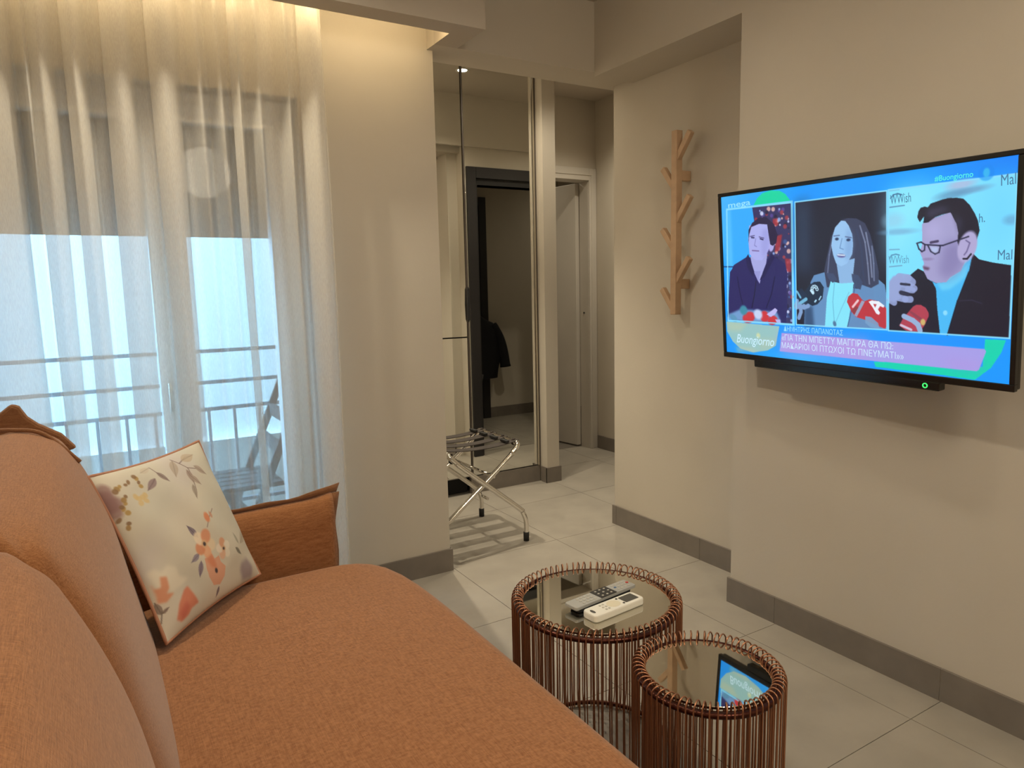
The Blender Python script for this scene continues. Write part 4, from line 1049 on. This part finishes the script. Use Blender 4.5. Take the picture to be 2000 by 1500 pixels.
cv.poly([(0.7597,0.2596),(0.7722,0.245),(0.8053,0.2294),(0.8374,0.2142),(0.8559,0.2519),(0.8637,0.3346),(0.8712,0.3939),(0.8827,0.4298),(0.868,0.4881),(0.8411,0.5155),(0.8298,0.5396),(0.8016,0.5437),(0.7773,0.523),(0.7672,0.4898),(0.7633,0.4649),(0.7668,0.4485),(0.7621,0.4236),(0.754,0.3942),(0.7606,0.3577)], (164, 160, 206))
cv.poly([(0.8253,0.3509),(0.8638,0.3464),(0.8805,0.4296),(0.8635,0.492),(0.8297,0.5315),(0.8081,0.4907),(0.8166,0.4103)], (128, 120, 172), .7, 8)
cv.poly([(0.7676,0.2687),(0.8055,0.2493),(0.8157,0.3301),(0.773,0.3342)], (184, 178, 226), .6, 8)
cv.ell([(0.7776,0.4284)][0], .015, .007, (130, 112, 158), 0, .9, .5); cv.poly([(0.7632,0.4607),(0.784,0.4697),(0.7793,0.4819),(0.7671,0.4774)], (90, 60, 90), .9, 1)
cv.poly([(0.7451,0.2251),(0.7486,0.1971),(0.7546,0.1818),(0.7667,0.1777),(0.774,0.1828),(0.7834,0.1663),(0.8137,0.1536),(0.8275,0.1501),(0.8501,0.151),(0.8702,0.1595),(0.887,0.191),(0.9005,0.2311),(0.9085,0.2626),(0.9134,0.3069),(0.9056,0.3539),(0.8998,0.3997),(0.8924,0.4147),(0.9012,0.3497),(0.8944,0.326),(0.8835,0.3307),(0.8685,0.3585),(0.862,0.3795),(0.8572,0.3536),(0.8589,0.3107),(0.8539,0.2711),(0.8374,0.2162),(0.8145,0.2227),(0.7959,0.2321),(0.7771,0.2537),(0.7626,0.2559),(0.7647,0.2238),(0.7528,0.2506)], (32, 30, 48))
cv.poly([(0.7717,0.1965),(0.8141,0.1871),(0.8372,0.1986),(0.8051,0.2174),(0.7769,0.2335)], (78, 78, 104), .6, 4); cv.poly([(0.8465,0.2234),(0.8671,0.2572),(0.8637,0.3346),(0.8562,0.2792)], (70, 70, 96), .6, 4)
cv.ell([(0.8831,0.3772)][0], .024, .072, (176, 168, 212), .25, .2); cv.line([(0.8794,0.3478),(0.8894,0.3602),(0.8823,0.3985),(0.8759,0.4137)], .003, (110, 100, 150))
cv.line([(0.8739,0.4313),(0.8838,0.4318),(0.8934,0.4109)], .004, (22, 20, 40))
for Q in ([(0.745,0.3502),(0.7573,0.3451),(0.7684,0.3583),(0.8091,0.3656),(0.8185,0.3663),(0.8857,0.3309)], [(0.7467,0.3545),(0.7514,0.3775),(0.7601,0.3913),(0.7674,0.3848),(0.7684,0.3603)], [(0.7769,0.3631),(0.7856,0.3922),(0.7977,0.4051),(0.8083,0.3977),(0.8115,0.3698)]):
    cv.line(Q, .0035, (44, 44, 74))
cv.line([(0.7852,0.3495),(0.8042,0.3451)], .006, (70, 60, 96)); cv.poly([(0.783,0.3696),(0.8068,0.3734),(0.8024,0.3993),(0.7905,0.3966)], (190, 215, 245), .6, 1)
# hand (five fingers) and red microphone
HND = (150, 165, 214)
cv.poly([(0.6609,0.5394),(0.6755,0.5092),(0.7017,0.499),(0.7123,0.5395),(0.6995,0.5652),(0.6944,0.591),(0.7024,0.6166),(0.6789,0.6435),(0.6614,0.631)], HND, 1, 1)
for Q, wd in (([(0.6939,0.5138),(0.7198,0.5204),(0.7327,0.5395)], .020), ([(0.6967,0.5438),(0.7252,0.5564),(0.7393,0.5711)], .017), ([(0.6943,0.5695),(0.7203,0.5777),(0.7356,0.5796)], .015), ([(0.6893,0.617),(0.7129,0.6249),(0.7283,0.6252)], .017), ([(0.6654,0.6309),(0.6789,0.6435)], .016)):
    cv.line(Q, wd, HND, .9)
cv.line([(0.6994,0.548),(0.7252,0.5522)], .006, (44, 46, 70)); cv.line([(0.6997,0.5909),(0.7204,0.5999)], .010, (44, 46, 70)); 
cv.poly([(0.6955,0.7609),(0.7071,0.7221),(0.7236,0.6886),(0.7362,0.6623),(0.7462,0.6512),(0.7587,0.6506),(0.7737,0.6645),(0.7825,0.6891),(0.7827,0.7059),(0.772,0.7488),(0.7599,0.7839),(0.7372,0.7871),(0.7166,0.7841)], (178, 62, 82))
cv.poly([(0.7236,0.6835),(0.7326,0.6847),(0.7693,0.7237),(0.767,0.7408),(0.7366,0.7049)], (120, 62, 84), .6); cv.line([(0.7096,0.7111),(0.7368,0.7305),(0.7521,0.7506),(0.7586,0.7798)], .013, (150, 176, 214))
cv.line([(0.7007,0.7574),(0.732,0.7782)], .006, (206, 190, 214)); cv.ell([(0.7665,0.7366)][0], .007, .016, (205, 180, 110), 0, .5)
cv.line(P3 + [P3[0]], .0035, (140, 222, 255))
cv.ell([(0.9255,0.0566)][0], .020, .035, (0, 134, 240), 0, .2, .5); cv.ell([(0.9255,0.0566)][0], .008, .020, (60, 190, 240), 0, .5, .8)
cv.ell([(0.1575,0.8738)][0], .009, .016, (215, 222, 170), 0, .8, .8)
MSCR = vcol_mat('screen_picture', 1.0)
paint_mesh('screen', cv, lambda u, v: np.stack([(u - .5) * TW, (.5 - v) * TH, np.zeros_like(u)], -1), MSCR, tv)

def lettering(txt, p0, p1, hgt, col, bold=0, shear=0, z=.0012):
    """text on the screen from p0 to p1 (screen fractions, baseline), letter height hgt"""
    cu = bpy.data.curves.new('lettering', 'FONT'); cu.body = txt; cu.shear = shear; cu.offset = bold; cu.resolution_u = 3
    tmp = bpy.data.objects.new('tmp', cu); COL.objects.link(tmp)
    bpy.context.view_layer.update()
    me = bpy.data.meshes.new_from_object(tmp.evaluated_get(bpy.context.evaluated_depsgraph_get()))
    bpy.data.objects.remove(tmp)
    V = np.array([v.co[:] for v in me.vertices]); mn, mx = V.min(0), V.max(0)
    a = Vector(((p0[0] - .5) * TW, (.5 - p0[1]) * TH)); b = Vector(((p1[0] - .5) * TW, (.5 - p1[1]) * TH))
    d_ = b - a; L = d_.length; d_.normalize(); nrm = Vector((-d_.y, d_.x))
    kx = L / (mx[0] - mn[0]); ky = hgt * TH / .72
    out = []
    for x, y, _ in V:
        q = a + d_ * ((x - mn[0]) * kx) + nrm * (y * ky); out.append((q.x, q.y, z))
    me.vertices.foreach_set('co', np.array(out).ravel()); me.update()
    me.materials.clear()
    nm = 'letter_%d_%d_%d' % col
    me.materials.append(mat(nm, (.01, .01, .01), .5, emit=lin(col), estr=1.0))
    o = bpy.data.objects.new('lettering', me); COL.objects.link(o); o.parent = tv
WT = (205, 232, 255)
t = [(0.2743,0.8322),(0.5075,0.833)]; lettering('ΔΗΜΗΤΡΗΣ ΠΑΠΑΝΩΤΑΣ', t[0], t[1], .030, (150, 220, 255), .006)
t = [[(0.2645,0.8886)][0], [(0.6776,0.8864)][0]]; lettering('«ΓΙΑ ΤΗΝ ΜΠΕΤΤΥ ΜΑΓΓΙΡΑ ΘΑ ΠΩ:', t[0], t[1], .036, WT)
t = [[(0.2639,0.9371)][0], [(0.7111,0.9343)][0]]; lettering('ΜΑΚΑΡΙΟΙ ΟΙ ΠΤΩΧΟΙ ΤΩ ΠΝΕΥΜΑΤΙ»»', t[0], t[1], .036, WT)
t = [(0.0536,0.9292),(0.2303,0.9328)]; lettering('Buongiorno', t[0], t[1], .058, (205, 240, 255), .004, .25)
t = [(0.793,0.0671),(0.8938,0.0667)]; lettering('#Buongiorno', t[0], t[1], .026, (90, 245, 225), .008)
t = [(0.0347,0.0723),(0.1405,0.0682)]; lettering('mega', t[0], t[1], .036, (150, 225, 255), .012)
t = [(0.6656,0.152),(0.7272,0.1489)]; lettering('WWish', t[0], t[1], .048, (60, 105, 145), -.004)
t = [(0.6618,0.4477),(0.7231,0.4446)]; lettering('WWish', t[0], t[1], .042, (90, 150, 185), -.004)
t = [(0.9621,0.1206),(0.9966,0.1186)]; lettering('Mal', t[0], t[1], .050, (70, 120, 160))
t = [(0.9605,0.4405),(0.9948,0.44)]; lettering('Mal', t[0], t[1], .046, (70, 120, 160))
t = [(0.9118,0.2714),(0.9266,0.2706)]; lettering('h.', t[0], t[1], .042, (70, 120, 160))
